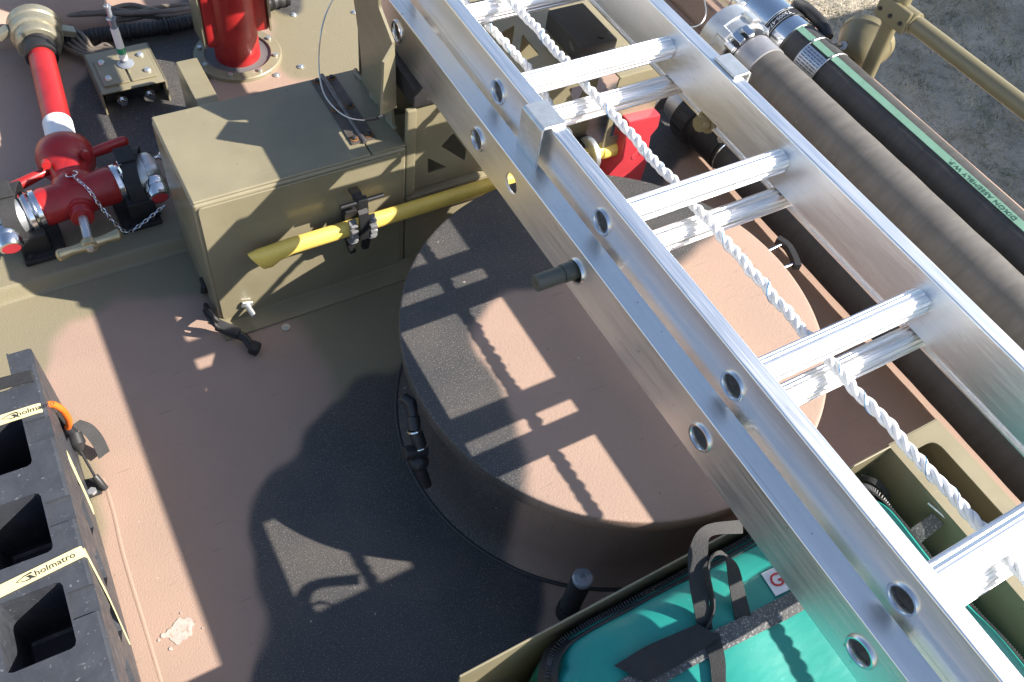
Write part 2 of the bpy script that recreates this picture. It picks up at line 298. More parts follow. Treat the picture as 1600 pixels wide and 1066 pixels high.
# ================================================================ GROUND AND ROOF DECK
GZ = -2.6
def ground():
    m = bpy.data.materials.new('dry_grass_ground'); m.use_nodes = True; nt = m.node_tree; N = nt.nodes; L = nt.links; p = N['Principled BSDF']; tc = N.new('ShaderNodeTexCoord')
    def noise(s, d): n = N.new('ShaderNodeTexNoise'); n.inputs['Scale'].default_value = s; n.inputs['Detail'].default_value = d; n.inputs['Roughness'].default_value = .7; L.new(tc.outputs['Object'], n.inputs[0]); return n
    a = noise(2.2, 8); r = N.new('ShaderNodeValToRGB'); L.new(a.outputs[0], r.inputs[0]); r.color_ramp.elements[0].position = .36; r.color_ramp.elements[0].color = (.36, .32, .25, 1); r.color_ramp.elements[1].position = .6; r.color_ramp.elements[1].color = (.60, .51, .40, 1)
    b = noise(55, 5); r2 = N.new('ShaderNodeMix'); r2.data_type = 'RGBA'; mr = N.new('ShaderNodeMapRange'); mr.inputs[1].default_value = .48; mr.inputs[2].default_value = .68; mr.inputs[4].default_value = .6; L.new(b.outputs[0], mr.inputs[0]); L.new(mr.outputs[0], r2.inputs[0]); L.new(r.outputs[0], r2.inputs[6]); r2.inputs[7].default_value = (.24, .215, .16, 1)
    t3 = noise(9, 6); m3 = N.new('ShaderNodeMapRange'); m3.inputs[1].default_value = .5; m3.inputs[2].default_value = .66; m3.inputs[4].default_value = .75; L.new(t3.outputs[0], m3.inputs[0]); r3 = N.new('ShaderNodeMix'); r3.data_type = 'RGBA'; L.new(m3.outputs[0], r3.inputs[0]); L.new(r2.outputs[2], r3.inputs[6]); r3.inputs[7].default_value = (.20, .20, .135, 1)
    L.new(r3.outputs[2], p.inputs['Base Color']); p.inputs['Roughness'].default_value = .9
    bp = N.new('ShaderNodeBump'); bp.inputs['Distance'].default_value = .03; bp.inputs['Strength'].default_value = .9; L.new(noise(38, 6).outputs[0], bp.inputs['Height']); L.new(bp.outputs[0], p.inputs['Normal'])
    me = bpy.data.meshes.new('ground'); g = bmesh.new(); bmesh.ops.create_grid(g, x_segments=40, y_segments=40, size=90); g.to_mesh(me); g.free(); me.materials.append(m)
    o = bpy.data.objects.new('ground', me); COL.objects.link(o); o.location = (0, 0, GZ); o['kind'] = 'structure'; o['label'] = 'dry trodden grass far below the truck roof'
    # short dry grass on the strip the photograph shows
    n = 48000; x = rng.uniform(4.2, 8.2, n); y = rng.uniform(-.6, 5.2, n); cl = np.sin(x * 5.1 + np.sin(y * 3.7) * 2) * np.sin(y * 4.3 + np.sin(x * 2.9) * 2); keep = rng.uniform(-1, 1, n) < cl + .25; x, y = x[keep], y[keep]; n = len(x)
    h = rng.uniform(.015, .06, n); an = rng.uniform(0, 2 * np.pi, n); wd = rng.uniform(.002, .0055, n); ln = rng.uniform(.3, 1.5, n) * h; la = rng.uniform(0, 2 * np.pi, n)
    v = np.zeros((n, 3, 3)); v[:, 0] = np.stack([x - wd * np.cos(an), y - wd * np.sin(an), 0 * x], 1); v[:, 1] = np.stack([x + wd * np.cos(an), y + wd * np.sin(an), 0 * x], 1); v[:, 2] = np.stack([x + ln * np.cos(la), y + ln * np.sin(la), h], 1); v[:, :, 2] += GZ
    me = bpy.data.meshes.new('dry_grass'); me.from_pydata(v.reshape(-1, 3).tolist(), [], np.arange(n * 3).reshape(-1, 3).tolist()); me.materials.append(mat('dry_grass_blade', (.50, .43, .30), .8, var=.5, vscale=2.5)); me.materials.append(mat('green_grass_blade', (.22, .22, .14), .8, var=.4, vscale=3)); me.polygons.foreach_set('material_index', ((np.sin(x * 7.3 + 1.7 * np.sin(y * 5)) * np.sin(y * 6.1) + rng.uniform(-.6, .6, n)) > .55).astype(np.int32))
    o = bpy.data.objects.new('dry_grass', me); COL.objects.link(o); o['kind'] = 'stuff'; o['category'] = 'grass'; o['label'] = 'short dry grass blades on the ground beside the truck'
ground()
LEDGE = .393; PZ = .03; DX0, DX1, DY0, DY1 = -1.5, 1.05, -1.8, 1.8
def deckz(y): t = np.clip((y - (LEDGE - .006)) / .018, 0, 1); return PZ * t * t * (3 - 2 * t)
def deck():
    xs = np.arange(DX0, DX1 + 1e-6, .008); ys = np.arange(DY0, DY1, .008); ys = np.unique(np.concatenate([ys[(ys < LEDGE - .02) | (ys > LEDGE + .03)], np.linspace(LEDGE - .02, LEDGE + .03, 26)]))
    X, Y = np.meshgrid(xs, ys); Z = deckz(Y); Z = Z + .0006 * np.sin(X * 9 + 1) * np.sin(Y * 7); co_ = np.stack([X, Y, Z], 2).reshape(-1, 3); nx, ny = len(xs), len(ys)
    i = (np.arange(ny - 1)[:, None] * nx + np.arange(nx - 1)[None]).ravel(); F = np.stack([i, i + 1, i + nx + 1, i + nx], 1)
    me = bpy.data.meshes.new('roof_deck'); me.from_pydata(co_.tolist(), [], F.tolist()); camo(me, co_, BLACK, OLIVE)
    for p in me.polygons: p.use_smooth = True
    me.materials.append(M['camo']); o = bpy.data.objects.new('roof_deck', me); COL.objects.link(o); o['kind'] = 'structure'; o['label'] = 'camouflage painted non slip roof of the fire truck'; WL[o.name] = V((0, 0, 0)); return o
DECK = deck()
b = B(); b.tube([V((q.x, q.y, -.0060)) for q in spline([at(160, 748, 0), at(165, 760, 0), at(178, 805, 0), at(193, 870, 0), at(220, 960, 0), at(250, 1060, 0), at(330, 1330, 0)], 12)], .0068, 12)
part('weld_seam', b, M['tan'], DECK)
for c_, d_ in (((1.052, 0, -.87), (.008, 3.6, 1.7)), ((-1.504, 0, -.87), (.008, 3.6, 1.7)), ((-.225, -1.806, -.87), (2.54, .008, 1.7)), ((-.225, 1.806, -.87), (2.54, .008, 1.76))): part('side_panel', B().box(c_, d_), M['olive'], DECK)
for (x, y) in [(447, 512), (432, 118), (470, 105), (554, 20), (459, 24)]:
    p = at(x, y, .0 if y > 400 else PZ); b = B(); z0 = 0 if y > 400 else PZ
    b.cyl((p.x, p.y, z0 + .0005), (p.x, p.y, z0 + .0022), .0085, n=18).cyl((p.x, p.y, z0 + .002), (p.x, p.y, z0 + .006), .0048, n=6, bev=.0006); part('bolt', b, M['galv'], DECK)
# raised rib across the cab roof at the far left
b = B(); n = 14
pr = [(1.13, PZ - .005)] + [(1.21 - .08 * math.cos(math.pi / 2 * k / 6), .03 + .075 * math.sin(math.pi / 2 * k / 6)) for k in range(7)] + [(1.47, .115), (1.51, .02)]
b.prism([(-1.45, y, z) for y, z in pr], (1.05, 0, 0)); part('roof_rib', b, M['tan'], DECK)
# side gutter rail along the right edge
b = B(); b.box((1.078, -.05, .112), (.036, 3.4, .25), bev=.01); part('edge_rail', b, M['tan'], DECK)
# dried bird dropping
c = at(283, 985, 0); b = B(); nn = 40; vs = []
for k in range(nn):
    a = 2 * math.pi * k / nn; rr = .0165 * (1 + .16 * math.sin(2 * a + 1) + .09 * math.sin(5 * a) + .06 * math.sin(9 * a + 2)) + (.007 if k in (19, 20) else 0); vs.append((c.x + rr * 1.05 * math.cos(a), c.y + rr * 1.25 * math.sin(a), .0004))
b.prism(vs, (0, 0, .0005))
BD = single('bird_dropping', b, M['splat'], 'white dried bird dropping splashed on the tan deck', 'dropping', (c.x, c.y, 0))
for dx, dy, r_ in [(-.026, .004, .004), (-.022, -.021, .003), (.03, -.012, .0012), (-.034, .0, .002), (.008, .026, .0015)]: part('splash_drop', B().cyl((c.x + dx, c.y + dy, .0004), (c.x + dx, c.y + dy, .0014), r_, n=10), M['splat'], BD)

# ================================================================ ROOF HATCH
HC = V((.1055, -.2912, 0)); HR = .3677; HZ = .2625
def hatch():
    t = thing('roof_hatch', 'big round camouflage painted hatch lid under the ladder', 'hatch', HC)
    def rev(prof, name, n=220):
        a = np.linspace(0, 2 * np.pi, n, endpoint=False); co_ = np.concatenate([np.stack([r * np.cos(a), r * np.sin(a), 0 * a + z], 1) for r, z in prof]); k = np.arange(n); F = []
        for i in range(len(prof) - 1): F.append(np.stack([i * n + k, i * n + (k + 1) % n, (i + 1) * n + (k + 1) % n, (i + 1) * n + k], 1))
        me = bpy.data.meshes.new(name); me.from_pydata(co_.tolist(), [], np.concatenate(F).tolist()); camo(me, co_ + np.array(HC), HBLACK, None)
        for p in me.polygons: p.use_smooth = True
        me.set_sharp_from_angle(angle=R(50)); me.materials.append(M['camo']); return me
    top = [(r, HZ - .0) for r in np.linspace(.002, HR - .006, 46)] + [(HR - .0025, HZ - .0004), (HR - .0008, HZ - .0014), (HR, HZ - .0035), (HR, HZ - .030), (HR - .0015, HZ - .032), (HR - .03, HZ - .032)]
    part('hatch_lid', rev(top[::-1], 'hatch_lid'), M['camo'], t)
    side = [(HR - .03, HZ - .030), (HR - .03, .12), (HR - .026, .05), (HR - .016, .018), (HR - .001, .003), (HR + .003, -.001)]
    part('hatch_coaming', rev(side[::-1], 'hatch_coaming'), M['camo'], t)
    b = B(); b.torus(HC + V((0, 0, .001)), (0, 0, 1), HR + .002, .0036, 140, 8); part('weld_bead', b, M['dark'], t)
    # latch on the left flank
    p = [at(627, 625, .215), at(641, 628, .225), at(646, 650, .21), at(648, 672, .195), at(657, 698, .17), at(654, 722, .145), at(657, 735, .135), at(667, 758, .10)]
    b = B(); b.tube([p[0], (p[0] + p[1]) / 2 + V((0, 0, .006)), p[1], p[2]], [.006, .009, .0105, .008], 12); part('latch_hook', b, M['blocksteel'], t)
    b = B(); b.cyl(p[2], p[3], .0105, n=18, bev=.002).cyl(p[3], p[4], .0115, n=18, bev=.002); part('latch_barrel', b, M['blocksteel'], t)
    b = B(); b.torus(p[3], p[4] - p[3], .0115, .0016, 24, 6).torus(p[4], p[4] - p[3], .0115, .0016, 24, 6); part('latch_ring', b, M['chrome'], t)
    b = B(); b.cyl(p[4] + V((-.03, .0, .0)), p[4] + V((.008, -.004, -.01)), .012, n=16, bev=.002).sphere(p[5], .017).tube([p[5], p[6], p[7]], [.012, .011, .0085], 12); part('latch_lever', b, M['blocksteel'], t)
    # grab handle on the right flank
    b = B(); e = [at(1214, 374, .25), at(1230, 385, .25), at(1240, 402, .25), at(1246, 418, .25)]; sp = spline(e, 5); up = V((0, 0, .007))
    b.ribbon([q + up for q in sp], [q - up for q in sp], .012); part('grab_handle', b, M['rubber'], t)
    for q in (e[0].lerp(e[1], .6), e[2].lerp(e[3], .6)):
        d = (HC + V((0, 0, q.z)) - q).normalized(); part('handle_stud', B().cyl(q, q + d * .045, .0035, n=12), M['chrome'], t)
hatch()

# ================================================================ STORAGE BOX AND GANTRY
BX0, BX1, BY0, BY1, BZ = -.4592, -.066, .180, .418, .3262
def storage_box():
    t = thing('storage_box', 'long olive steel storage box with yellow axe strapped to its front', 'box', ((BX0 + BX1) / 2, BY0, 0))
    hx = -.134
    part('box_body', B().box(((BX0 + BX1) / 2, (BY0 + BY1) / 2, (BZ - .005) / 2), (BX1 - BX0, BY1 - BY0, BZ - .005), bev=.006, seg=3), M['olive'], t)
    part('box_lid', B().prism([(BX0 + .002, BY0 + .003, BZ - .006), (BX0 + .002, BY1, BZ - .006), (hx - .001, BY1, BZ - .006), (hx - .001, BY0 + .003, BZ - .006)], (0, 0, .006), bev=.0028, seg=3), M['olive'], t)
    part('fixed_top', B().prism([(hx + .001, BY0 + .003, BZ - .006), (hx + .001, BY1, BZ - .006), (BX1, BY1, BZ - .006), (BX1, BY0 + .003, BZ - .006)], (0, 0, .006), bev=.0022, seg=2), M['olive'], t)
    part('lower_locker', B().box(((BX1 + .37) / 2 + .001, (BY0 + BY1) / 2, .094), (.37 - BX1, BY1 - BY0, .188), bev=.005, seg=2), M['olive'], t)
    part('front_panel', B().prism([(x, BY0 - .004, z) for x, z in rnd_poly([(BX0 + .0065, .012), (BX1 - .012, .012), (BX1 - .012, BZ - .011), (BX0 + .0065, BZ - .011)], .009)], (0, .0035, 0), bev=.0009, seg=1), M['olive'], t)
    b = B(); b.prism([(BX0 - .004, BY0 - .001, 0), (BX0 - .004, BY0 - .044, 0), (BX0 - .004, BY0 - .044, .004), (BX0 - .004, BY0 - .006, .006), (BX0 - .004, BY0 - .003, .016), (BX0 - .004, BY0 + .001, .016)], (1.0, 0, 0)); part('base_flange', b, M['olive'], t)
    # lid hinge: two leaves, pin, six bolts with rusty washers
    hg = part('lid_hinge', B().box((hx - .0135, .314, BZ + .0018), (.021, .196, .003), bev=.0008).box((hx + .0135, .314, BZ + .0018), (.021, .196, .003), bev=.0008), mat('bare_hinge_steel', (.10, .085, .075), .5, .35, var=.3, vscale=50), t)
    part('hinge_pin', B().cyl((hx, .212, BZ + .0035), (hx, .418, BZ + .0035), .0045, n=14, bev=.001), mat('worn_hinge_pin', (.16, .145, .14), .42, .6, var=.25, vscale=60), hg)
    for dy in (.403, .315, .228):
        for s in (-1, 1):
            x = hx + s * .0145; part('rusty_washer', B().cyl((x, dy, BZ + .003), (x, dy, BZ + .0046), .0078, n=20), M['rust'], hg)
            part('bolt', B().cyl((x, dy, BZ + .0046), (x, dy, BZ + .0095), .0054, .0042, n=16, bev=.0013), M['blocksteel'], hg)
    # turn latch on the front
    k = V((-.4041, BY0 - .0045, .039)); b = B(); b.box(k + V((0, -.004, .004)), (.022, .006, .013), Matrix.Rotation(.35, 3, 'Y'), bev=.002); b.cyl(k + V((0, -.003, .0)), k + V((.004, -.03, -.004)), .0055, n=14, bev=.001); part('turn_latch', b, M['galv'], t)
    # rubber T latch hanging at the corner
    a = [atx(318, 446, BX0 - .003), atx(316, 466, BX0 - .005), at(327, 493, .045), at(348, 512, .03), at(365, 521, .022), at(382, 528, .016), at(392, 540, .012)]
    sp = spline(a[:5], 6); b = B()
    for off in (-.0065, .0065): b.tube([q + V((off * .4, off, 0)) for q in sp], .0048, 10)
    b.box(a[0], (.008, .03, .02), bev=.003); part('rubber_latch', b, M['rubber'], t)
    d = (a[5] - a[4]).normalized(); rot = d.to_track_quat('X', 'Z').to_matrix(); part('latch_buckle', B().box((a[4] + a[3]) / 2 + V((0, 0, .004)), (.045, .02, .016), rot, bev=.003), M['blocksteel'], t)
    b = B(); b.tube(spline([a[4], a[5], a[6], a[6] + V((.004, -.012, -.001))], 5), .0085, 10).box(a[6] + V((.004, -.01, .002)), (.02, .024, .022), rot, bev=.005); part('latch_handle', b, M['rubber'], t)
    # channel stub behind the box
    Q = [at(274, 95, .15), at(307, 89, .15), at(340, 152, .15), at(306, 165, .15)]; x0, x1 = -.338, -.292; part('rear_channel', B().box(((x0 + x1) / 2, (BY1 + .762) / 2, .102), (x1 - x0, .762 - BY1 - .002, .146), bev=.003), M['olive'], t)
storage_box()
GX0, GX1, GY, GZT = -.062, .50, .195, .402
def gantry():
    t = thing('ladder_gantry', 'olive cross beam with triangular cut outs carrying the ladder', 'bracket', (GX0, GY, 0))
    tri = lambda *p: rnd_poly(list(p), .006)
    out = rnd_poly([(GX0 + .014, .195), (.11, .195), (.14, .165), (.19, .165), (.235, .20), (.36, .20), (.36, GZT - .008), (GX0 + .014, GZT - .008)], .008)
    holes = [tri((-.0145, .268), (.029, .2287), (-.0127, .2247)), tri((.0118, .2867), (.0374, .3131), (.0707, .2577), (.0687, .2302)), tri((.095, .345), (.145, .345), (.12, .285)), tri((.12, .235), (.185, .235), (.155, .30)), tri((.19, .345), (.24, .345), (.215, .285)), tri((.235, .24), (.295, .24), (.27, .30)), tri((.29, .345), (.335, .345), (.318, .29))]
    part('front_sheet', B().plate(out, holes, (0, GY, 0), (1, 0, 0), (0, 0, 1), .004), M['olive'], t)
    out = rnd_poly([(GX0 + .014, GY - .002), (.50, GY - .002), (.50, .44), (GX0 + .014, .44)], .004)
    hl = [tri((.085, .24), (.135, .24), (.105, .315)), tri((.12, .33), (.175, .33), (.155, .255)), tri((.19, .235), (.245, .245), (.245, .315)), tri((.195, .33), (.245, .345), (.205, .285)), tri((.12, .36), (.17, .36), (.145, .415)), tri((.19, .415), (.24, .415), (.215, .365))]
    part('top_sheet', B().plate(out, hl, (0, 0, GZT - .004), (1, 0, 0), (0, 1, 0), .004), M['olive'], t)
    part('rear_sheet', B().box((.226, .4425, .225), (.545, .004, .350), bev=.001), M['olive'], t)
    out = rnd_poly([(.365, .388), (.365, .205), (.395, .20), (.41, .165), (.45, .165), (.478, .215), (.480, .255), (.474, .388)], .008)
    part('end_plate', B().plate(out, [tri((.378, .285), (.405, .235), (.378, .235)), tri((.41, .275), (.455, .275), (.435, .225))], (0, .14, 0), (1, 0, 0), (0, 0, 1), .004).box((.4195, .166, .3885), (.109, .055, .005), bev=.002), M['olive'], t)
    part('end_post', B().box((GX0 + .006, .187, .299), (.020, .013, .206), bev=.004), M['olive'], t)
    for y in (.225, .30, .375): part('weld_bead', B().tube([V((GX0 - .006 + .001 * math.sin(k), y + k * .005, BZ + .003)) for k in range(9)], [.002] + [.005 + .0008 * math.sin(k * 2) for k in range(7)] + [.002], 8), M['olive'], t)
    for x, l in ((-.012, 1), (.335, 1)):
        rbk = part('rubber_block', B().box((x, .247, .4235), (.083, .128, .042), bev=.004), M['block'], t); part('block_bolt', B().cyl((x + .012, .20, .4435), (x + .012, .20, .4470), .006, n=12), M['blocksteel'], rbk)
    # upright side plate, leaning a little, with the bent flange that shades the lid
    o3 = V((-.067, 0, .325)); uz = V((-.107, 0, 1)).normalized()
    prof = [(.375, 0), (.362, .05), (.352, .12), (.352, .42), (.205, .42), (.232, .26), (.187, .221), (.225, .135), (.232, 0)]
    part('side_plate', B().plate(rnd_poly(prof, .006), [rnd_poly([(.262, .02), (.270, .02), (.270, .05), (.262, .05)], .004)], o3, (0, 1, 0), uz, .005), M['olive'], t)
    A_, B_, T_, F_ = V((-.0935, .187, .545)), V((-.1285, .150, .545)), V((-.132, .151, .44)), V((-.080, .205, .40))
    part('bent_flange', B().prism([A_, B_, T_, F_, V((-.086, .197, .475))], V((.002, -.003, 0)).normalized() * .0045), M['olive'], t)
    part('rubber_buffer', B().box((-.105, .345, .60), (.022, .03, .03), bev=.003), M['rubber'], t)
gantry()
b = B(); P = [at(597, 181, .43), at(578, 188, .40), at(545, 184, .375), at(520, 166, .37), at(504, 140, .38), at(498, 100, .40), at(501, 55, .45), at(510, 20, .48), at(525, -8, .51), at(548, -40, .54)]
b.tube(spline(P, 8), .0014, 8); c = single('steel_cable', b, M['wire'], 'thin steel lanyard looped over the lid hinge', 'cable', P[0])
b = B(); b.cyl(at(572, 188, .398), at(590, 185, .42), .003, n=10); part('crimp_sleeve', b, M['blocksteel'], c)

# ================================================================ EXTENSION LADDER
SP = .3; UX0, UX1, UW = 0.0, .3291, .0251; ZR = .561; ZUT, ZUB = .6025, .5135
LX0, LW, LZT, LZB = -.0402, .0331, .5344, .4482; LXR = UX1 + UW + .0402; ZL = .4938; LDY = -.0187
def ladder():
    t = thing('extension_ladder', 'silver aluminium two section extension ladder lying across the truck roof', 'ladder', (.18, -.3, .45))
    def holecut(ys, z, r, x0, x1):
        b = B()
        for y in ys: b.cyl((x0, y, z), (x1, y, z), r, n=28)
        return b.mesh('cut', M['alu'])
    uy = [-.3 * k for k in range(-4, 6)]; ly = [-.3 * k + LDY for k in range(-1, 6)]
    # fly (upper) rails: box section with rounded edges
    for x in (UX0, UX1):
        b = B(); b.box((x + UW / 2, -.2, (ZUT + ZUB) / 2), (UW, 3.0, ZUT - ZUB), bev=.003, seg=3); me = b.mesh('fly_rail', M['alu'], WL[t.name])
        c = holecut([y for y in uy], ZR, .0168, x - .02, x + UW + .02); c.transform(Matrix.Translation(-WL[t.name])); me = boolean(me, c); part('fly_rail', me, M['alu'], t)
    # base (lower) rails: channels open to the inside
    for x, s in ((LX0, 1), (LXR, -1)):
        pr = [(0, LZT), (LW, LZT), (LW, LZT - .003), (.004, LZT - .005), (.004, LZB + .004), (.010, LZB + .003), (.010, LZB), (0, LZB)]
        b = B(); o = bmesh.new(); vs = [o.verts.new((x + s * px, -1.7, pz)) for px, pz in pr]; f = o.faces.new(vs); g = bmesh.ops.extrude_face_region(o, geom=[f]); bmesh.ops.translate(o, vec=(0, 2.09, 0), verts=[q for q in g['geom'] if isinstance(q, bmesh.types.BMVert)]); bmesh.ops.recalc_face_normals(o, faces=o.faces)
        ed = [e for e in o.edges if abs(e.verts[0].co.y - e.verts[1].co.y) > 1 and abs(abs(e.verts[0].co.x - x)) < 1e-5]; bmesh.ops.bevel(o, geom=ed, offset=.0022, segments=3, profile=.5, affect='EDGES')
        b.merge(o); me = b.mesh('base_rail', M['alu'], WL[t.name]); ys = ly + ([-.127] if s > 0 else [])
        c = holecut(ys, ZL, .0168, x - s * .01, x + s * .02); c.transform(Matrix.Translation(-WL[t.name])); me = boolean(me, c); part('base_rail', me, M['alu'], t)
    # rungs: fluted hollow tubes
    def rung_mesh(x0, x1):
        b = B(); o = b.bm; n = 96; prof = [.0180 + .0008 * (1 if math.cos(16 * 2 * math.pi * k / n) > -.35 else -1) for k in range(n)]
        def ring(x, rr): return [o.verts.new((x, rr[k] * math.cos(2 * math.pi * k / n), rr[k] * math.sin(2 * math.pi * k / n))) for k in range(n)]
        A = [ring(x0, [.0163] * n), ring(x0, [.0166] * n), ring(x0 + .03, [.0166] * n), ring(x0 + .0302, prof), ring(x1 - .0302, prof), ring(x1 - .03, [.0166] * n), ring(x1, [.0166] * n), ring(x1, [.0152] * n), ring(x0, [.0152] * n)]
        for p, q in zip(A, A[1:]):
            for k in range(n): o.faces.new((p[k], p[(k + 1) % n], q[(k + 1) % n], q[k]))
        return b.mesh('rung', M['rung'], ang=25)
    def collar_mesh(x, s):
        b = B(); b.lathe([(.0152, .006), (.0152, -.001), (.0168, -.0034), (.0192, -.0036), (.0206, -.0018), (.0206, .0005)], (x, 0, 0), (s, 0, 0), 40); return b.mesh('rung_collar', M['collar'])
    # fly rung tube must pass the web: narrow ends inside the rails
    def ring_set(ys, z, x0, x1, wd, skip=()):
        rm = rung_mesh(x0 - .0015, x1 + .0015); cl = collar_mesh(x0, 1); cr = collar_mesh(x1, -1)
        for i, y in enumerate(ys):
            o = bpy.data.objects.new('rung', rm); COL.objects.link(o); o.parent = t; o.location = V((0, y, z)) - WL[t.name]
            for m_ in (cl, cr):
                c = bpy.data.objects.new('rung_collar', m_); COL.objects.link(c); c.parent = o
    ring_set(uy, ZR, UX0, UX1 + UW, UW); 
    ring_set(ly, ZL, LX0, LXR, LW)
    # galvanised guide brackets hooked over the fly rails
    y0, y1 = at(857, 162, .607).y, at(882, 190, .607).y; y0, y1 = max(y0, y1), min(y0, y1)
    b = B(); th = .004
    def hook(x0, x1, s, ya, yb, zb):   # x0 outer face, x1 inner lip, profile extruded along Y
        pr = [(x0 - s * th, zb), (x0 - s * th, ZUT + .001), (x0 - s * (th - .0035), ZUT + .0045), (x0 + s * .002, ZUT + th + .0012), (x1, ZUT + th + .0012), (x1, ZUT + .0008), (x0 + s * .001, ZUT + .0008), (x0, ZUT - .001), (x0, zb)]
        bb = B(); bb.prism([(px, ya, pz) for px, pz in pr], (0, yb - ya, 0), bev=.0007, seg=1); return bb
    part('guide_bracket', hook(-.012, .0255, 1, y1 - .004, y0 + .01, LZT - .002), M['galv'], t)
    q0, q1 = at(1148, 85, .607).y, at(1172, 110, .607).y
    part('guide_bracket', hook(UX1 + UW + .013, UX1 + .006, -1, min(q0, q1) - .005, max(q0, q1) + .006, LZT - .03), M['galv'], t)
    e = atx(1127, 218, LXR - .0045); part('rail_screw', B().cyl((e.x, e.y, e.z), (e.x - .004, e.y, e.z), .006, n=16, bev=.001), M['chrome'], t)
ladder()
# locating pegs through base rung holes
pl = V((LX0, -.3146, ZL)); b = B(); b.cyl(pl + V((.03, 0, 0)), pl + V((-.022, 0, 0)), .0138, n=28, bev=.0008).cyl(pl + V((-.022, 0, 0)), pl + V((-.066, 0, 0)), .0124, n=28, bev=.0012).cyl(pl + V((-.0662, 0, 0)), pl + V((-.0668, 0, 0)), .0035, n=12); single('locating_peg', b, mat('grey_green_peg', (.085, .088, .070), .4, var=.1, vscale=60), 'dark grey green round peg poking out of the hole in the left ladder rail', 'peg', pl)
pr_ = atx(1105, 190, LXR - .006); b = B(); b.cyl(pr_, pr_ + V((-.004, 0, 0)), .021, n=28, bev=.001).cyl(pr_ + V((-.004, 0, 0)), pr_ + V((-.022, 0, 0)), .0145, n=8, bev=.0015); single('locating_peg', b, M['olive_tube'], 'olive octagonal knob on the inner face of the right ladder rail', 'peg', pr_)
# ---------------------------------------------------------------- rope: three laid strands with a blue tracer
def strand_rope(name, path, rr, label, pitch=.052):
    P = spline(path, 60); P = [q + V((.0011 * math.sin(k * .23 + 1) + .0007 * math.sin(k * .61), 0, .0008 * math.sin(k * .31))) for k, q in enumerate(P)]; b = [B(), B()]; t = single(name, B().tube(P, rr * .55, 8), M['rope'], label, 'rope', P[0])
    d = [0]
    for a, c in zip(P, P[1:]): d.append(d[-1] + (c - a).length)
    fr = []; u = (P[1] - P[0]).orthogonal().normalized()
    for i in range(len(P)):
        tt = (P[min(i + 1, len(P) - 1)] - P[max(i - 1, 0)]).normalized(); u = (u - tt * u.dot(tt)).normalized(); fr.append((u.copy(), tt.cross(u)))
    L = d[-1]; n = int(L / pitch * 14); 
    def pos(s):
        i = min(int(np.searchsorted(d, s)), len(P) - 1); i = max(i, 1); f = (s - d[i - 1]) / max(d[i] - d[i - 1], 1e-9); return P[i - 1].lerp(P[i], f), fr[i][0], fr[i][1]
    for k in range(3):
        pts = []; tr = []
        for j in range(n + 1):
            s = L * j / n; p, u_, v_ = pos(s); a = 2 * math.pi * (s / pitch + k / 3) + .35 * math.sin(s * 19) + .2 * math.sin(s * 53 + k); e = u_ * math.cos(a) + v_ * math.sin(a); pts.append(p + e * rr * (.56 + .05 * math.sin(s * 90 + k * 2))); tr.append(p + e * rr * (1.0 + .06 * math.sin(s * 61 + 1)))
        bb = B(); bb.tube(pts, rr * .50, 9); part('rope_strand', bb, M['rope'], t)
        if k == 0:
            bb = B(); bb.tube([q for q in tr], rr * .085, 6); part('blue_tracer', bb, M['ropeblue'], t)
    return t
strand_rope('pull_rope', [(.168, .75, .528), (.170, .30, .526), (.170, .0, .527), (.174, -.3, .526), (.172, -.45, .527), (.171, -.6, .526), (.176, -.87, .526), (.178, -1.3, .525)], .0078, 'white twisted rope with blue tracer running down the middle of the ladder')
strand_rope('pull_rope', [at(690, -20, .49), at(740, 16, .48), at(763, 40, .465), at(796, 75, .455), at(829, 112, .44), at(849, 147, .425), at(890, 215, .38), at(925, 275, .33)], .0078, 'second white rope length dipping from the upper rungs under the left rail')

# ================================================================ AXE WITH CLAMPS
def axe():
    t = thing('axe', 'yellow handled axe with a red head clipped along the olive box', 'axe', (-.37, .145, .197)); Y = .145
    xs = [-.378, -.362, -.342, -.312, -.272, -.2, -.1, .0, .1, .2, .30, .38, .43]
    b = B(); o = b.bm; rings = []
    for x in xs:
        k = max(0, min(1, (-.318 - x) / .05)); hz = .0158 + .0095 * k ** 1.6; hy = .0135 + .001 * k; cz = .1965 - .0125 * k ** 1.3
        if x < -.375: hy *= .7; hz *= .93
        rings.append([o.verts.new((x - .55 * hz * math.sin(q) * k, Y + hy * math.copysign(abs(math.cos(q)) ** .8, math.cos(q)), cz + hz * math.sin(q))) for q in [2 * math.pi * j / 24 for j in range(24)]])
    for p, q in zip(rings, rings[1:]):
        for j in range(24): o.faces.new((p[j], p[(j + 1) % 24], q[(j + 1) % 24], q[j]))
    o.faces.new(rings[0][::-1]); o.faces.new(rings[-1]); part('handle', b, M['yellow'], t)
    hs = B(); y0, y1 = .114, .168
    hs.prism([(.397, y0, .290), (.480, y0, .284), (.484, y0, .250), (.470, y0, .230), (.500, y0 + .016, .13), (.505, y0 + .022, .05), (.378, y0 + .022, .05), (.386, y0 + .016, .13), (.404, y0, .190), (.401, y0, .238)], (0, y1 - y0 - .012, 0), bev=.004, seg=2); part('head', hs, M['redp'], t)
    part('head_collar', B().cyl((.37, Y, .196), (.403, Y, .197), .017, .019, n=22, bev=.002), M['yellow'], t)
    part('cast_oval', B().torus((.443, y0 + .0005, .19), (0, 1, 0), .012, .0008, 28, 6), M['redp'], t)
    for k in range(3): part('cast_mark', B().box((.441, y0 + .0004, .185 + k * .005), (.014, .001, .0016)), M['redp'], t)
axe()
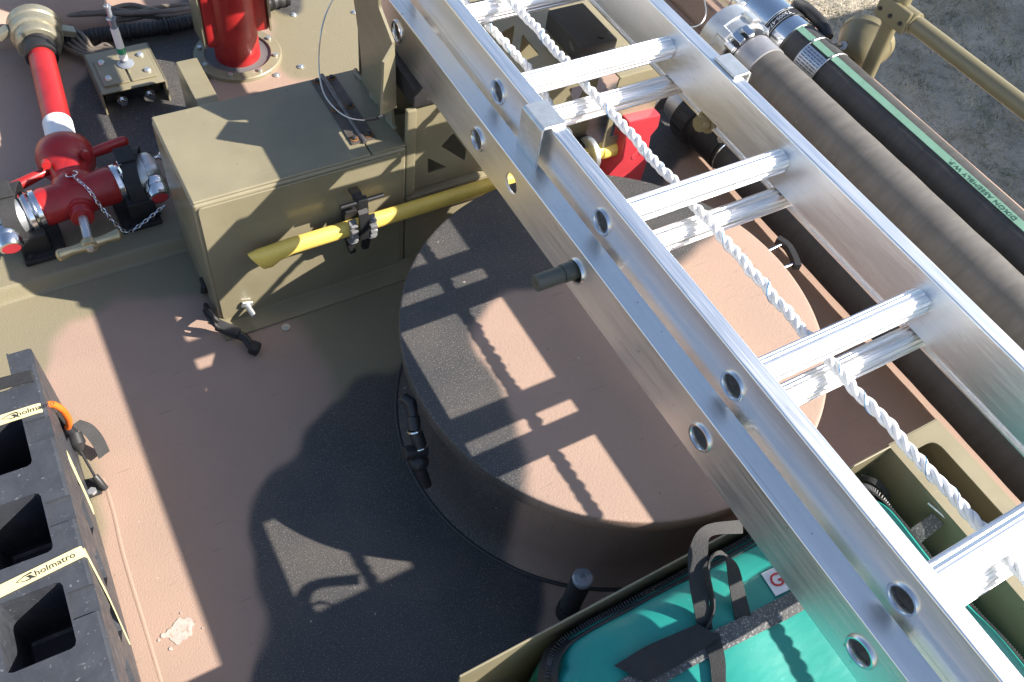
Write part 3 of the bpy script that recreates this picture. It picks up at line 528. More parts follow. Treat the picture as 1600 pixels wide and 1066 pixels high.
def clamp(x, label):
    t = thing('rubber_clamp', label, 'clamp', (x, BY0 - .006, .19)); Y0 = BY0 - .006; D = .045; E = .013
    pth = ((Y0 - .004, .268), (Y0 - .02, .271), (.078 + D, .235 + E), (.074 + D, .20 + E), (.078 + D, .17 + E), (.10 + D, .155 + E))
    part('strap', B().ribbon([V((x - .009, y, z)) for y, z in pth], [V((x + .009, y, z)) for y, z in pth], .006), M['rubber'], t)
    part('pull_bar', B().cyl((x - .042, .083 + D, .262 + E), (x + .042, .083 + D, .262 + E), .0045, n=14, bev=.001), M['rubber'], t); part('strap_knuckle', B().box((x, .084 + D, .258 + E), (.022, .014, .024), bev=.004), M['rubber'], t)
    gm = mat('grey_rubber', (.17, .17, .172), .32, var=.1, vscale=60)  # grip rubber lightened, its shine put into the base colour
    for s in (-1, 1):
        pj = [(.104 + D - .024 * math.sin(R(40 + k * 20)), .190 + E + .033 * math.cos(R(40 + k * 20))) for k in range(11)]
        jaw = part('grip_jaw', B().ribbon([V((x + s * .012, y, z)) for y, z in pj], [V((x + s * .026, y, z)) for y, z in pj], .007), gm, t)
        for k in range(9):
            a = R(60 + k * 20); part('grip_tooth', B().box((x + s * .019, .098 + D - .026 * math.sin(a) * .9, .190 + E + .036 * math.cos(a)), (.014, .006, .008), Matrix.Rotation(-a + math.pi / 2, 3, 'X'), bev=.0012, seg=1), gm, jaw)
        part('lower_finger', B().box((x + s * .018, .107 + D, .135 + E), (.014, .012, .055), Matrix.Rotation(.2 * s, 3, 'Y'), bev=.003), M['rubber'], t)
    part('clamp_base', B().box((x, .118 + D, .19 + E), (.05, .018, .05), bev=.004), M['rubber'], t)
clamp(-.178, 'black toothed rubber clamp holding the middle of the yellow axe handle')
t = thing('rubber_clamp', 'grey round clamp beside the red axe head under the ladder', 'clamp', (.345, .16, .20)); part('clamp_disc', B().cyl((.334, .145, .20), (.347, .145, .20), .036, n=30, bev=.003), M['castalu'], t); part('clamp_base', B().box((.342, .172, .195), (.03, .03, .04), bev=.003), M['rubber'], t)

# ================================================================ SUCTION HOSES
def hose(ax, az, r, y0, y1, m, name, label, group='suction hoses along the right side'):
    t = thing(name, label, 'hose', (ax, y0, az), group)
    b = B(); o = b.bm; n = 40; ny = 110; rings = []
    for i in range(ny + 1):
        y = y0 + (y1 - y0) * i / ny; wob = .003 * math.sin(y * 2.3 + ax * 9); rr = r * (1 + .006 * math.sin(y * 60) + .005 * math.sin(y * 23 + 1))
        rings.append([o.verts.new((ax + wob + rr * math.cos(2 * math.pi * k / n), y, az + rr * math.sin(2 * math.pi * k / n))) for k in range(n)])
    for p, q in zip(rings, rings[1:]):
        for k in range(n): o.faces.new((p[k], p[(k + 1) % n], q[(k + 1) % n], q[k]))
    part('hose_tube', b, m, t, ang=60); return t
def on_hose(ax, az, r, y, deg): return V((ax + r * math.cos(R(deg)), y, az + r * math.sin(R(deg))))
def yh(px, py, ax, az, r):   # y where the sight line meets the hose cylinder
    v = ray(px, py); a = v.x ** 2 + v.z ** 2; bx, bz = CAM.x - ax, CAM.z - az; bb = 2 * (bx * v.x + bz * v.z); c = bx * bx + bz * bz - r * r; D = bb * bb - 4 * a * c
    s = (-bb - math.sqrt(D)) / (2 * a) if D > 0 else -bb / (2 * a); return (CAM + v * s).y
OX, OZ, HRR = .882, .315, .0515; IX, IZ = .741, .322
yo = yh(1236, 52, OX, OZ, HRR)
to = hose(OX, OZ, HRR, -2.0, yo, M['hose'], 'suction_hose', 'black suction hose with a green stripe, outermost beside the handrail')
b = B(); ny = 120; Lp, Rp = [], []
for i in range(ny + 1):
    y = -2.0 + (yo + 2.0) * i / ny; w_ = .003 * math.sin(y * 2.3 + OX * 9); Lp.append(on_hose(OX + w_, OZ, HRR + .0012, y, 116)); Rp.append(on_hose(OX + w_, OZ, HRR + .0012, y, 99))
b.ribbon(Lp, Rp, .0012); st = part('green_stripe', b, M['stripe'], to)
yt = yh(1597, 340, OX, OZ, HRR)
def wrap(c, deg=107.5): w_ = .003 * math.sin((yt + c.x) * 2.3 + OX * 9); return on_hose(OX + w_, OZ, HRR + .0021 + c.z, yt + c.x, deg + math.degrees(c.y / HRR))
part('stripe_lettering', B().text('DIXON ASSEMBLY W.P.', .0115, (0, 0, 0), (1, 0, 0), (0, 1, 0), .0002, fn=wrap, sx=1.45), M['inkgreen'], to)
# outer coupling
cp = B(); cp.lathe([(HRR * .9, -.004), (HRR + .0035, 0), (HRR + .0035, .035)], (OX, yo, OZ), (0, 1, 0)); part('ferrule', cp, M['chrome'], to)
bd = part('label_band', B().lathe([(HRR + .003, 0), (HRR + .0058, .001), (HRR + .0058, .023), (HRR + .003, .024)], (OX, yo + .035, OZ), (0, 1, 0)), M['blocksteel'], to)
def wrap2(c): return on_hose(OX, OZ, HRR + .0061 + c.z, yo + .047 + c.y * 1.0, 95 + math.degrees(c.x / HRR)) if False else on_hose(OX, OZ, HRR + .0061 + c.z, yo + .047 - c.y, 92 + math.degrees(c.x / HRR))
part('band_lettering', B().text('T500S-474981', .0125, (0, 0, 0), (1, 0, 0), (0, 1, 0), .0002, fn=wrap2, sx=1.05), M['inkwhite'], bd)
fr = B()
for s in (-1, 1): fr.ribbon([on_hose(OX, OZ, HRR + .0063, yo + .047 + s * .0085, 88 + k * 7) for k in range(14)], [on_hose(OX, OZ, HRR + .0063, yo + .047 + s * .0093, 88 + k * 7) for k in range(14)], .0003)
part('band_border', fr, M['inkwhite'], bd)
part('coupling_body', B().lathe([(HRR + .0035, 0), (HRR + .0065, .002), (HRR + .0065, .075), (HRR + .004, .078), (HRR + .003, .08), (HRR + .003, .084), (HRR + .010, .086), (HRR + .010, .11), (HRR + .013, .112), (HRR + .013, .20), (.03, .2)], (OX, yo + .059, OZ), (0, 1, 0), 48), M['chrome'], to)
pk = on_hose(OX, OZ, HRR + .012, yo + .03, 42); part('cam_lever', B().tube(spline([on_hose(OX, OZ, HRR + .012, yo + .075, 60), on_hose(OX, OZ, HRR + .02, yo + .05, 42), on_hose(OX, OZ, HRR + .022, yo + .0, 30), on_hose(OX, OZ, HRR + .010, yo - .03, 26)], 5), .014, 12), M['rubber'], to)
# steel data plate with two wires
ya, yb = yh(1254, 105, OX, OZ, HRR), yh(1300, 108, OX, OZ, HRR); yc = (yh(1270, 93, OX, OZ, HRR))
pl_ = part('data_plate', B().ribbon([on_hose(OX, OZ, HRR + .002, yc + .035, 121 + k * 7) for k in range(10)], [on_hose(OX, OZ, HRR + .002, yc - .028, 121 + k * 7) for k in range(10)], .0014), M['plate'], to)
b = B(); random.seed(3)
for k in range(8):
    y = yc + .030; 
    while y > yc - .024:
        l = random.uniform(.004, .013); b.ribbon([on_hose(OX, OZ, HRR + .0031, y, 126 + k * 6.6), on_hose(OX, OZ, HRR + .0031, max(y - l, yc - .026), 126 + k * 6.6)], [on_hose(OX, OZ, HRR + .0031, y, 128.5 + k * 6.6), on_hose(OX, OZ, HRR + .0031, max(y - l, yc - .026), 128.5 + k * 6.6)], .0002); y -= l + .0022
part('etched_lettering', b, mat('etched_ink', (.10, .11, .14), .5), pl_)
for dy in (.034, -.026):
    b = B(); b.torus((OX, yc + dy, OZ), (0, 1, 0), HRR + .0018, .0013, 60, 6).sphere(on_hose(OX, OZ, HRR + .003, yc + dy, 108), .0042, (1.2, .9, .8)); part('tie_wire', b, M['wire'], to)
# inner hose
yi = yh(1190, 88, IX, IZ, HRR)
ti = hose(IX, IZ, HRR, -2.0, yi, M['hoselit'], 'suction_hose', 'sunlit grey black suction hose between the ladder and the striped hose')
part('ferrule', B().lathe([(HRR * .9, -.003), (HRR + .003, 0), (HRR + .0035, .05)], (IX, yi, IZ), (0, 1, 0)), mat('dull_steel_sleeve', (.40, .39, .40), .4, .6, var=.12, vscale=40), ti)
part('hose_band', B().lathe([(HRR + .003, 0), (HRR + .006, .001), (HRR + .006, .022), (HRR + .002, .023)], (IX, yi + .05, IZ), (0, 1, 0)), M['blocksteel'], ti)
b = B()
for dg in (150, 128, 106): q = on_hose(IX, IZ, HRR + .009, yi + .066, dg); b.box(q, (.016, .03, .012), Matrix.Rotation(-R(dg - 90), 3, 'Y'), bev=.003)
part('band_buckle', b, M['chrome'], ti)
b = B(); b.lathe([(HRR, 0), (HRR + .009, .004), (HRR + .012, .012), (HRR + .012, .035), (HRR + .017, .037), (HRR + .017, .075), (HRR + .012, .078), (.05, .08)], (IX, yi + .072, IZ), (0, 1, 0), 48)
for dg in (20, 80, 140, 200): q = on_hose(IX, IZ, HRR + .016, yi + .095, dg); b.box(q, (.022, .034, .014), Matrix.Rotation(-R(dg - 90), 3, 'Y'), bev=.004)
part('coupling_body', b, M['castalu'], ti)
# lower hose on the deck
TX, TZ, TR = .755, .078, .05; y3 = yh(1112, 243, TX, TZ, TR)
t3 = hose(TX, TZ, TR, -2.0, y3, M['hose'], 'suction_hose', 'dark suction hose lying low on the deck beneath the ladder rail')
part('ferrule', B().lathe([(TR, 0), (TR + .003, .001), (TR + .003, .075), (TR + .007, .077), (TR + .007, .10)], (TX, y3, TZ), (0, 1, 0)), M['rubber'], t3)
b = B(); b.lathe([(TR + .004, 0), (TR + .012, .003), (TR + .012, .05), (TR + .004, .054), (.02, .056)], (TX, y3 + .10, TZ), (0, 1, 0))
for k in range(18): b.box(on_hose(TX, TZ, TR + .0125, y3 + .126, k * 20), (.008, .04, .004), Matrix.Rotation(-R(k * 20 - 90), 3, 'Y'), bev=.001, seg=1)
part('coupling_ring', b, M['blocksteel'], t3); part('end_cap', B().cyl((TX, y3 + .156, TZ), (TX, y3 + .20, TZ), .047, n=36, bev=.004), M['castalu'], t3)
part('clip', B().torus((TX, yh(1128, 232, TX, TZ, TR), TZ), (0, 1, 0), TR + .002, .0018, 40, 6), M['chrome'], t3)
# hose rack cradle beneath the two upper hoses
t = thing('hose_cradle', 'olive cradle carrying the two upper suction hoses at the edge', 'bracket', (.84, 0, 0))
for y in (-1.3, .05): part('cradle_bar', B().box((.84, y, .265), (.38, .04, .012), bev=.003), M['olive'], t); part('cradle_leg', B().box((1.01, y, .13), (.03, .036, .255), bev=.003), M['olive'], t)
b = B(); Q = [at(1098, -12, .42), at(1103, 18, .42), at(1096, 36, .41), at(1078, 43, .40), at(1050, 42, .40), at(1030, 38, .41)]; b.tube(spline(Q, 8), .0016, 8); single('wire_loop', b, M['wire'], 'thin pale wire loop beside the silver hose coupling', 'wire', Q[0])

# ================================================================ HANDRAIL AND LAMP
HX, HZ_ = 1.03, .44
def handrail():
    t = thing('handrail', 'olive tubular handrail with clamp joint above the right edge', 'handrail', (HX, .0, .2))
    def rz(px, py): return atx(px, py, HX)
    a = rz(1412, 24); c = rz(1600, 168); d = (c - a).normalized()
    part('rail_tube', B().cyl(a - d * .01, a + d * 2.2, .0185, n=32), M['olive_tube'], t)
    p = rz(1402, 12); q = rz(1352, 122); dn = (q - p).normalized(); 
    part('stanchion', B().cyl(p, q + dn * .16, .0175, n=30).cyl(p - dn * .12, p, .0175, n=30), M['olive_tube'], t)
    b = B(); b.cyl(a - d * .012, a + d * .035, .0235, n=30, bev=.003).cyl(p - dn * .035, p + dn * .035, .0225, n=30, bev=.003).box(p + (a - p) * .5 + V((-.022, 0, 0)), (.012, .085, .05), d.to_track_quat('Y', 'Z').to_matrix(), bev=.004)
    fit = part('clamp_joint', b, M['olive_tube'], t)
    for k in (-.03, 0, .03):
        e = p + (a - p) * .5 + d * k + V((-.028, 0, -.004)); part('clamp_bolt', B().cyl(e, e + V((-.004, 0, 0)), .0045, n=14, bev=.001), M['blocksteel'], fit)
handrail()
def spot():
    c = at(1350, 68, .27); ax = V((.25, .85, .30)).normalized(); ax = V((.80, .35, .25)).normalized()
    t = thing('work_lamp', 'olive bowl shaped work lamp outside the hoses by the handrail post', 'lamp', c)
    Rr = .062; prof = [(.012, -.066), (.026, -.063), (.042, -.048), (.055, -.022), (Rr, .0), (Rr + .004, .004), (Rr + .004, .02), (Rr, .024), (Rr - .006, .024)]
    part('lamp_bowl', B().lathe(prof, c, ax, 44), M['olive_tube'], t); part('lens', B().cyl(c + ax * .018, c + ax * .022, Rr - .004, n=40), M['glass'], t)
    q = at(1318, 72, .27); part('pivot_nut', B().cyl(q, q + V((-.012, -.006, .008)), .011, n=6, bev=.001), M['galv'], t); part('lamp_arm', B().box((q + V((.01, -.02, -.05))), (.02, .035, .12), bev=.004).tube(spline([q, q + V((-.03, .0, .01)), q + V((-.06, .02, -.02))], 5), .005, 8), M['blocksteel'], t)
spot()

# ================================================================ EQUIPMENT TRAY AND TEAL BAG
TZt = .322; TY = -.7015; TXR = .330
def tray():
    t = thing('equipment_tray', 'open olive sheet steel tray holding the teal bag', 'tray', (0, TY, 0))
    xl = at(717, 1055, TZt).x
    part('rear_wall', B().box(((xl + TXR) / 2, TY, TZt / 2 + .01), (TXR - xl, .003, TZt - .02), bev=.001), M['olive'], t)
    part('left_wall', B().plate(rnd_poly([(0, .01), (-.9, .01), (-.9, TZt), (-.03, TZt), (0, TZt - .03)], .012), [], (xl, TY, 0), (0, 1, 0), (0, 0, 1), .003), M['olive'], t)
    part('right_wall', B().box((TXR, TY - .46, TZt / 2), (.003, .917, TZt - .006), bev=.001), M['olive'], t)
    # shelf outside the right wall with a round cornered opening
    fl = [(TXR - .002, TY + .002), (TXR + .106, TY + .002), (TXR + .106, TY - .95), (TXR - .002, TY - .95)]
    hl = rnd_poly([(TXR + .020, TY - .022), (TXR + .076, TY - .022), (TXR + .076, TY - .45), (TXR + .020, TY - .45)], .02, 6)
    part('side_shelf', B().plate(fl, [hl], (0, 0, TZt - .0025), (1, 0, 0), (0, 1, 0), .003), M['olive'], t)
    part('shelf_skirt', B().box((TXR + .1075, TY - .47, TZt / 2), (.003, .95, TZt - .004), bev=.001), M['olive'], t)
    part('shelf_end', B().box((TXR + .053, TY + .0035, TZt / 2), (.106, .003, TZt - .004), bev=.001), M['olive'], t); q = 0; part('rivet', B().cyl((TXR + .06, TY - .03, TZt - .001), (TXR + .06, TY - .03, TZt + .003), .004, n=12, bev=.001), M['galv'], t) if False else None
    part('floor_sheet', B().box(((xl + TXR) / 2, TY - .46, .008), (TXR - xl - .01, .90, .004)), M['olive'], t)
tray()
BAGZ = .215
def bag_z(x, y):  # drooping padded top
    return BAGZ
def bag():
    t = thing('teal_bag', 'teal vinyl equipment bag with black zip and straps in the tray', 'bag', (-.0, -.9, .01))
    x0, x1, y0, y1 = -.334, .285, -1.45, -.7032; z0, z1 = .012, .338
    nx, ny = 60, 70; b = B(); o = b.bm
    def surf(u, v):   # u,v in [-1,1] superellipse pillow
        x = (x0 + x1) / 2 + u * (x1 - x0) / 2; y = (y0 + y1) / 2 + v * (y1 - y0) / 2
        e = max(0, 1 - abs(u) ** 11) ** .22 * max(0, 1 - abs(v) ** 14) ** .22
        wr = .0045 * math.sin(x * 31 + y * 11) * math.sin(y * 23 - x * 9) + .005 * math.sin(x * 12 + 2) * math.cos(y * 15) + .0022 * math.sin(x * 70 + y * 34 + 2 * math.sin(y * 20)) * max(0, math.sin(x * 9 - y * 13))
        return V((x, y, z0 + .10 + (z1 - z0 - .10) * e + wr * e))
    def su(k, n): q = -1 + 2 * k / n; return math.copysign(1 - (1 - abs(q)) ** 1.6, q)
    G = []
    for i in range(nx + 1):
        for_row = []
        for j in range(ny + 1):
            u, v = su(i, nx), su(j, ny)
            # round plan corners
            r = .16; ax_, ay_ = abs(u) * (x1 - x0) / 2, abs(v) * (y1 - y0) / 2; cx, cy = (x1 - x0) / 2 - r * .5, (y1 - y0) / 2 - r * .5
            p = surf(u, v)
            if ax_ > cx and ay_ > cy:
                dx, dy = ax_ - cx, ay_ - cy; m_ = max(dx, dy); l = math.hypot(dx, dy); s = m_ / l if l > 1e-9 else 1
                p.x = (x0 + x1) / 2 + math.copysign(cx + dx * s, u); p.y = (y0 + y1) / 2 + math.copysign(cy + dy * s, v)
            for_row.append(o.verts.new(p))
        G.append(for_row)
    for i in range(nx):
        for j in range(ny): o.faces.new((G[i][j], G[i + 1][j], G[i + 1][j + 1], G[i][j + 1]))
    rim = [G[i][0] for i in range(nx)] + [G[nx][j] for j in range(ny)] + [G[i][ny] for i in range(nx, 0, -1)] + [G[0][j] for j in range(ny, 0, -1)]
    lo = [o.verts.new((q.co.x, q.co.y, z0)) for q in rim]; k = len(rim)
    rc = [q.co.copy() for q in rim]
    for i in range(k): o.faces.new((rim[i], lo[i], lo[(i + 1) % k], rim[(i + 1) % k]))
    o.faces.new(lo[::-1]) if False else None
    part('bag_body', b, M['teal'], t, ang=70)
    cen = V(((x0 + x1) / 2, (y0 + y1) / 2, 0))
    def top(x, y):
        u = (x - (x0 + x1) / 2) / ((x1 - x0) / 2); v = (y - (y0 + y1) / 2) / ((y1 - y0) / 2); return surf(max(-.999, min(.999, u)), max(-.999, min(.999, v))).z
    def off(d, lift):      # rim line moved inwards by d and laid on the bag
        out = []; n = len(rc)
        for k in range(n):
            tg = rc[(k + 2) % n] - rc[k - 2]; tg.z = 0; tg.normalize(); nn = V((-tg.y, tg.x, 0)); q = V((rc[k].x, rc[k].y, 0)); nn = nn if nn.dot(cen - q) > 0 else -nn; q = q + nn * d; out.append(V((q.x, q.y, top(q.x, q.y) + lift)))
        return out
    A, C = off(.003, .006), off(.024, .003); A.append(A[0]); C.append(C[0]); zp = part('zip_tape', B().ribbon(A, C, .003), M['web'], t)
    mid = off(.0125, .0068); bb = B()
    for i in range(len(mid)):
        a, c = mid[i], mid[(i + 1) % len(mid)]; L = (c - a).length
        if L < 1e-6 or a.y < -1.1: continue
        n = max(1, int(L / .0034)); rt = (c - a).normalized().to_track_quat('X', 'Z').to_matrix()
        for j in range(n): bb.box(a.lerp(c, (j + .5) / n), (.0018, .007, .003), rt)
    zt = part('zip_teeth', bb, M['blocksteel'], zp); zt['kind'] = 'stuff'
    def tp(px, py, lift=.002, zz=.325):
        p = at(px, py, zz)
        for _ in range(6): p = at(px, py, top(p.x, p.y) + lift)
        return p
    bb = B(); bb.tube([tp(x, y, .001) for x, y in spline2([(832, 1020), (850, 1005), (900, 985), (960, 958), (1020, 930), (1080, 903), (1180, 852), (1230, 820)], 6)], .0012, 6); part('stitch_line', bb, M['ink'], t)
    # webbing band across the top
    def rib(Lp, Rp, z=.002, th=.002):
        return B().ribbon([tp(x, y, z) for x, y in spline2(Lp, 5)], [tp(x, y, z) for x, y in spline2(Rp, 5)], th)
    part('cross_band', rib([(965, 1066), (1060, 1010), (1110, 988), (1160, 964), (1215, 936), (1300, 890)], [(1000, 1090), (1085, 1040), (1135, 1015), (1185, 990), (1240, 962), (1320, 915)], .003), M['webgrey'], t)
    part('centre_band', rib([(1096, 985), (1108, 1030), (1112, 1066), (1115, 1110)], [(1124, 990), (1133, 1030), (1134, 1066), (1135, 1110)], .006), M['web'], t)
    part('cross_band', rib([(960, 1040), (1010, 1010), (1060, 988), (1090, 975)], [(1010, 1066), (1050, 1045), (1090, 1020), (1125, 995)], .010), M['web'], t)
    # loose carrying loop rising from the bag
    def rib3(L3, R3): return B().ribbon(spline([at(*q) for q in L3], 7), spline([at(*q) for q in R3], 7), .0022)
    part('carry_strap', rib3([(1092, 990, 0.337), (1083, 945, 0.362), (1076, 900, 0.379), (1077, 858, 0.394), (1100, 822, 0.396), (1160, 812, 0.384)], [(1115, 992, 0.337), (1108, 945, 0.362), (1105, 900, 0.379), (1106, 862, 0.394), (1112, 838, 0.392), (1160, 834, 0.380)]), M['web'], t)
    part('carry_strap', rib3([(1098, 993, 0.339), (1110, 950, 0.356), (1103, 900, 0.384), (1118, 868, 0.394), (1150, 880, 0.379), (1165, 930, 0.359), (1181, 993, 0.337)], [(1100, 990, 0.346), (1117, 950, 0.366), (1108, 890, 0.394), (1116, 864, 0.397), (1132, 866, 0.390), (1140, 920, 0.364), (1153, 993, 0.337)]), M['web'], t)
    # white name label with a red letter
    P = [tp(1189, 897, .002), tp(1212, 932, .002), tp(1262, 908, .002), tp(1240, 872, .002)]; lb = part('name_label', B().prism([p for p in P], (0, 0, .0012)), M['labelw'], t)
    ux = (P[3] - P[0]).normalized(); uy = (P[0] - P[1]).normalized(); o_ = P[0].lerp(P[1], .5) + ux * .0035 + V((0, 0, .0018))
    part('label_letter', B().text('G', .027, o_, ux, uy, .0004), M['inkred'], lb)
def spline2(p, n): return [(q.x, q.y) for q in spline([V((a, c, 0)) for a, c in p], n)]
bag()
# tie down webbing in the tray
t = thing('tie_down_strap', 'grey webbing strap with a steel bar hooked on the tray wall', 'strap', at(1430, 815, 0.285))
part('webbing', B().ribbon(spline([at(1385, 852, 0.255), at(1420, 828, 0.285), at(1458, 802, 0.305)], 5), spline([at(1408, 872, 0.255), at(1442, 846, 0.285), at(1474, 820, 0.305)], 5), .002), M['webgrey'], t)
part('hook_bar', B().cyl(at(1450, 786, 0.308), at(1484, 815, 0.308), .0022, n=10), M['galv'], t)
t2 = B().ribbon(spline([at(1345, 742, 0.285), at(1368, 748, 0.290), at(1388, 768, 0.280), at(1390, 795, 0.255)], 6), spline([at(1345, 748, 0.280), at(1364, 756, 0.285), at(1382, 774, 0.275), at(1385, 795, 0.250)], 6), .002); single('loose_strap_end', t2, M['web'], 'curled black strap end over the teal bag corner', 'strap', at(1370, 752, 0.285))
# rubber bumper post
p = at(911, 903, .155); b = B(); b.cyl((p.x, p.y, 0), (p.x, p.y, .03), .019, n=28, bev=.004).cyl((p.x, p.y, .03), (p.x, p.y, .15), .0155, n=28)
for k in range(14): b.torus((p.x, p.y, .04 + k * .0075), (0, 0, 1), .0156, .0011, 26, 5)
rb = single('bumper_post', b, M['rubber'], 'short ribbed black post with clear cap beside the hatch', 'post', (p.x, p.y, 0)); part('clear_cap', B().lathe([(.0005, .156), (.004, .1555), (.005, .158), (.014, .1575), (.0165, .155), (.0165, .149)], (p.x, p.y, 0), (0, 0, 1), 32), M['clear'], rb)

# ================================================================ STANDPIPE
def standpipe():
    z = .095; C = V((-.6172, .470, z)); t = thing('standpipe', 'red hydrant standpipe with twin outlets strapped down at the left edge', 'standpipe', (C.x, C.y, PZ))
    a, c = V((-.6106, .60, z)), V((-.583, .92, z)); ax = (c - a).normalized()
    part('pipe', B().cyl(a, c + ax * .06, .0265, n=36), M['red'], t)
    part('tape_wrap', B().cyl(a, a + ax * .075, .028, n=36, bev=.0008), M['white'], t)
    part('rubber_sleeve', B().cyl(c - ax * .025, c + ax * .02, .034, n=32, bev=.004), M['rubber'], t)
    k = c + ax * .015; b = B(); b.lathe([(.030, 0), (.042, .002), (.046, .008), (.046, .030), (.052, .033), (.054, .05), (.050, .054), (.055, .058), (.056, .075), (.05, .08), (.03, .082)], k, ax, 44)
    for px, s in (((-.058, .06), -1), ((.055, .03), 1)): b.box(k + ax * .055 + V((s * .062, 0, .012 if s < 0 else -.012)), (.032, .026, .016), Matrix.Rotation(s * .4, 3, 'Y'), bev=.003)
    part('hose_coupling', b, M['brassring'], t)
    # clamp saddle and swivel levers
    s0 = a - ax * .045; b = B(); b.lathe([(.028, .045), (.042, .042), (.052, .03), (.054, .012), (.052, -.004), (.042, -.016), (.034, -.03), (.032, -.07)], s0, ax, 44); part('swivel_saddle', b, M['red'], t)
    for s, e, q in ((-1, V((-.765, .505, z + .0)), V((-.672, .532, z + .006))), (1, V((-.503, .575, z + .0)), V((-.572, .556, z + .006)))):
        part('swivel_lever', B().tube([q.lerp(s0, .3), q, q.lerp(e, .5), e], [.008, .010, .0115, .0115], 16).sphere(e, .0115, n=14), M['red'], t)
        part('saddle_bolt', B().cyl(s0 + V((s * .036, -.022, .03)), s0 + V((s * .036, -.034, .033)), .0085, n=14, bev=.001), M['red'], t)
    # valve body: tee
    X = V((1, .1, 0)).normalized(); L0, R0 = C - X * .068 + V((0, -.014, 0)), C + X * .068 + V((0, -.014, 0)); b = B()
    b.lathe([(.034, -.068), (.036, -.062), (.035, -.03), (.039, 0), (.035, .03), (.036, .062), (.034, .068)], C + V((0, -.014, 0)), X, 40).sphere(C, .045, (1, 1.05, .95), n=28).cyl(C + ax * .08, C - ax * .02, .034, n=36).cyl(C, C - ax * .055, .024, n=28, bev=.002).cyl(C - ax * .05, C - ax * .075, .021, n=24, bev=.003); part('valve_body', b, M['red'], t)
    part('lug', B().cyl(C + V((0, -.004, .035)), C + V((0, -.006, .058)), .0065, n=14, bev=.002), M['red'], t)
    sp0 = C - ax * .07; sp1 = C - ax * .135 + V((0, 0, -.004)); part('spindle', B().cyl(sp0, sp1, .0085, n=20), M['castalu'], t)
    b = B(); q = sp1 - ax * .006; b.cyl(q - ax * .008, q + ax * .008, .015, n=22, bev=.003)
    for s in (-1, 1): b.tube([q, q + X * s * .018, q + X * s * .032 + V((0, 0, .001)), q + X * s * .052], [.012, .0088, .0085, .0115], 14).sphere(q + X * s * .053, .0113, (.6, 1, 1), n=14)
    part('handwheel_bar', b, M['brass'], t); part('spindle_nut', B().cyl(q - ax * .006, q - ax * .013, .0068, n=6, bev=.001), M['galv'], t)
    for E, s in ((L0, -1), (R0, 1)):
        part('outlet_ring', B().lathe([(.034, 0), (.0375, .002), (.0375, .010), (.034, .012), (.036, .014), (.041, .018), (.041, .026), (.033, .030)], E, X * s, 36), M['chrome'], t)
        b = B(); e1 = E + X * s * .030; b.cyl(e1, e1 + X * s * .030, .034, .038, n=32, bev=.003)
        g = e1 + X * s * .035; b.box(g + V((0, .004, .0)), (.046, .066, .062), Matrix.Rotation(.1, 3, 'Z'), bev=.018, seg=3); part('outlet_cap', b, M['castalu'], t)
        h0 = g + V((s * .004, -.030, -.004)); h1 = h0 + V((0, -.036, -.010)); part('blank_plug', B().lathe([(.022, -.006), (.0235, .004), (.021, .010), (.0235, .013), (.0235, .024), (.020, .032), (.0165, .033)], h0, h1 - h0, 32), M['chrome'], t)
        d = (h1 - h0).normalized(); part('red_plug_face', B().cyl(h0 + d * .028, h0 + d * .0325, .0168, n=28), M['redp'], t)
    n0 = R0 + X * .088 + V((0, .02, .012)); part('wing_nut', B().cyl(n0, n0 + X * .02, .004, n=10).sphere(n0 + X * .012, .008, (.5, 1.4, 1), n=12), M['chrome'], t)
    # retaining chain
    cp_ = spline([C + V((.003, -.012, .05)), C + V((.02, -.045, .038)), C + V((.034, -.075, .0)), C + V((.055, -.096, -.04)), C + V((.080, -.088, -.045)), R0 + V((.075, -.06, -.028))], 10); ch = B(); dist = 0; L = []
    for i in range(len(cp_) - 1):
        s = 0; seg = cp_[i + 1] - cp_[i]; L.append((cp_[i], seg))
    acc = 0; nx = 0; kk = 0
    for p0, seg in L:
        while nx <= acc + seg.length:
            f = (nx - acc) / seg.length; pc = p0 + seg * f; d = seg.normalized(); u = d.orthogonal().normalized(); u = (Quaternion(d, R(90 * (kk % 2) + 20)) @ u); ch.tube([pc + d * .0058 * math.cos(w_) + u * .0028 * math.sin(w_) for w_ in [2 * math.pi * j / 12 for j in range(12)]], .0009, 5, closed=True); nx += .0085; kk += 1
        acc += seg.length
    ch.torus(C + V((.003, -.008, .05)), (0, .3, 1), .010, .0013, 20, 6); part('chain', ch, M['chrome'], t)
    # straps holding the outlets to the deck cradles
    for E, s, lb in ((L0, -1, 'black strap over the left outlet of the red standpipe'), (R0, 1, 'black strap over the right outlet of the red standpipe')):
        x = E.x + s * .042; y = E.y; T = thing('hold_down_strap', lb, 'strap', (x, y, PZ), 'straps over the standpipe outlets')
        pts = [(y + .055, PZ + .01), (y + .05, .10), (y + .038, .137), (y + .01, .146), (y - .02, .138), (y - .045, .11), (y - .05, .07), (y - .052, PZ + .008)]
        sp = spline([V((x + .012 * math.sin(i), a_, b_)) for i, (a_, b_) in enumerate(pts)], 5); part('webbing', B().ribbon([q + V((-.014, 0, 0)) for q in sp], [q + V((.014, 0, 0)) for q in sp], .0025), M['web'], T)
        part('strap_pad', B().box((x - .008, y + .008, .152), (.034, .034, .006), Matrix.Rotation(.3, 3, 'X'), bev=.002), M['web'], T)
        b = B(); b.box((x + .02 * -s, y - .03, PZ + .006), (.075, .085, .010), bev=.002).box((x + .01 * -s, y - .03, PZ + .03), (.05, .05, .045), bev=.004); cr = part('cradle', b, M['rubber'], T)
        for dx in (-.025, .025): part('cradle_bolt', B().cyl((x + .02 * -s + dx, y - .062, PZ + .011), (x + .02 * -s + dx, y - .062, PZ + .017), .006, n=6), M['blocksteel'], cr)
    return t
standpipe()
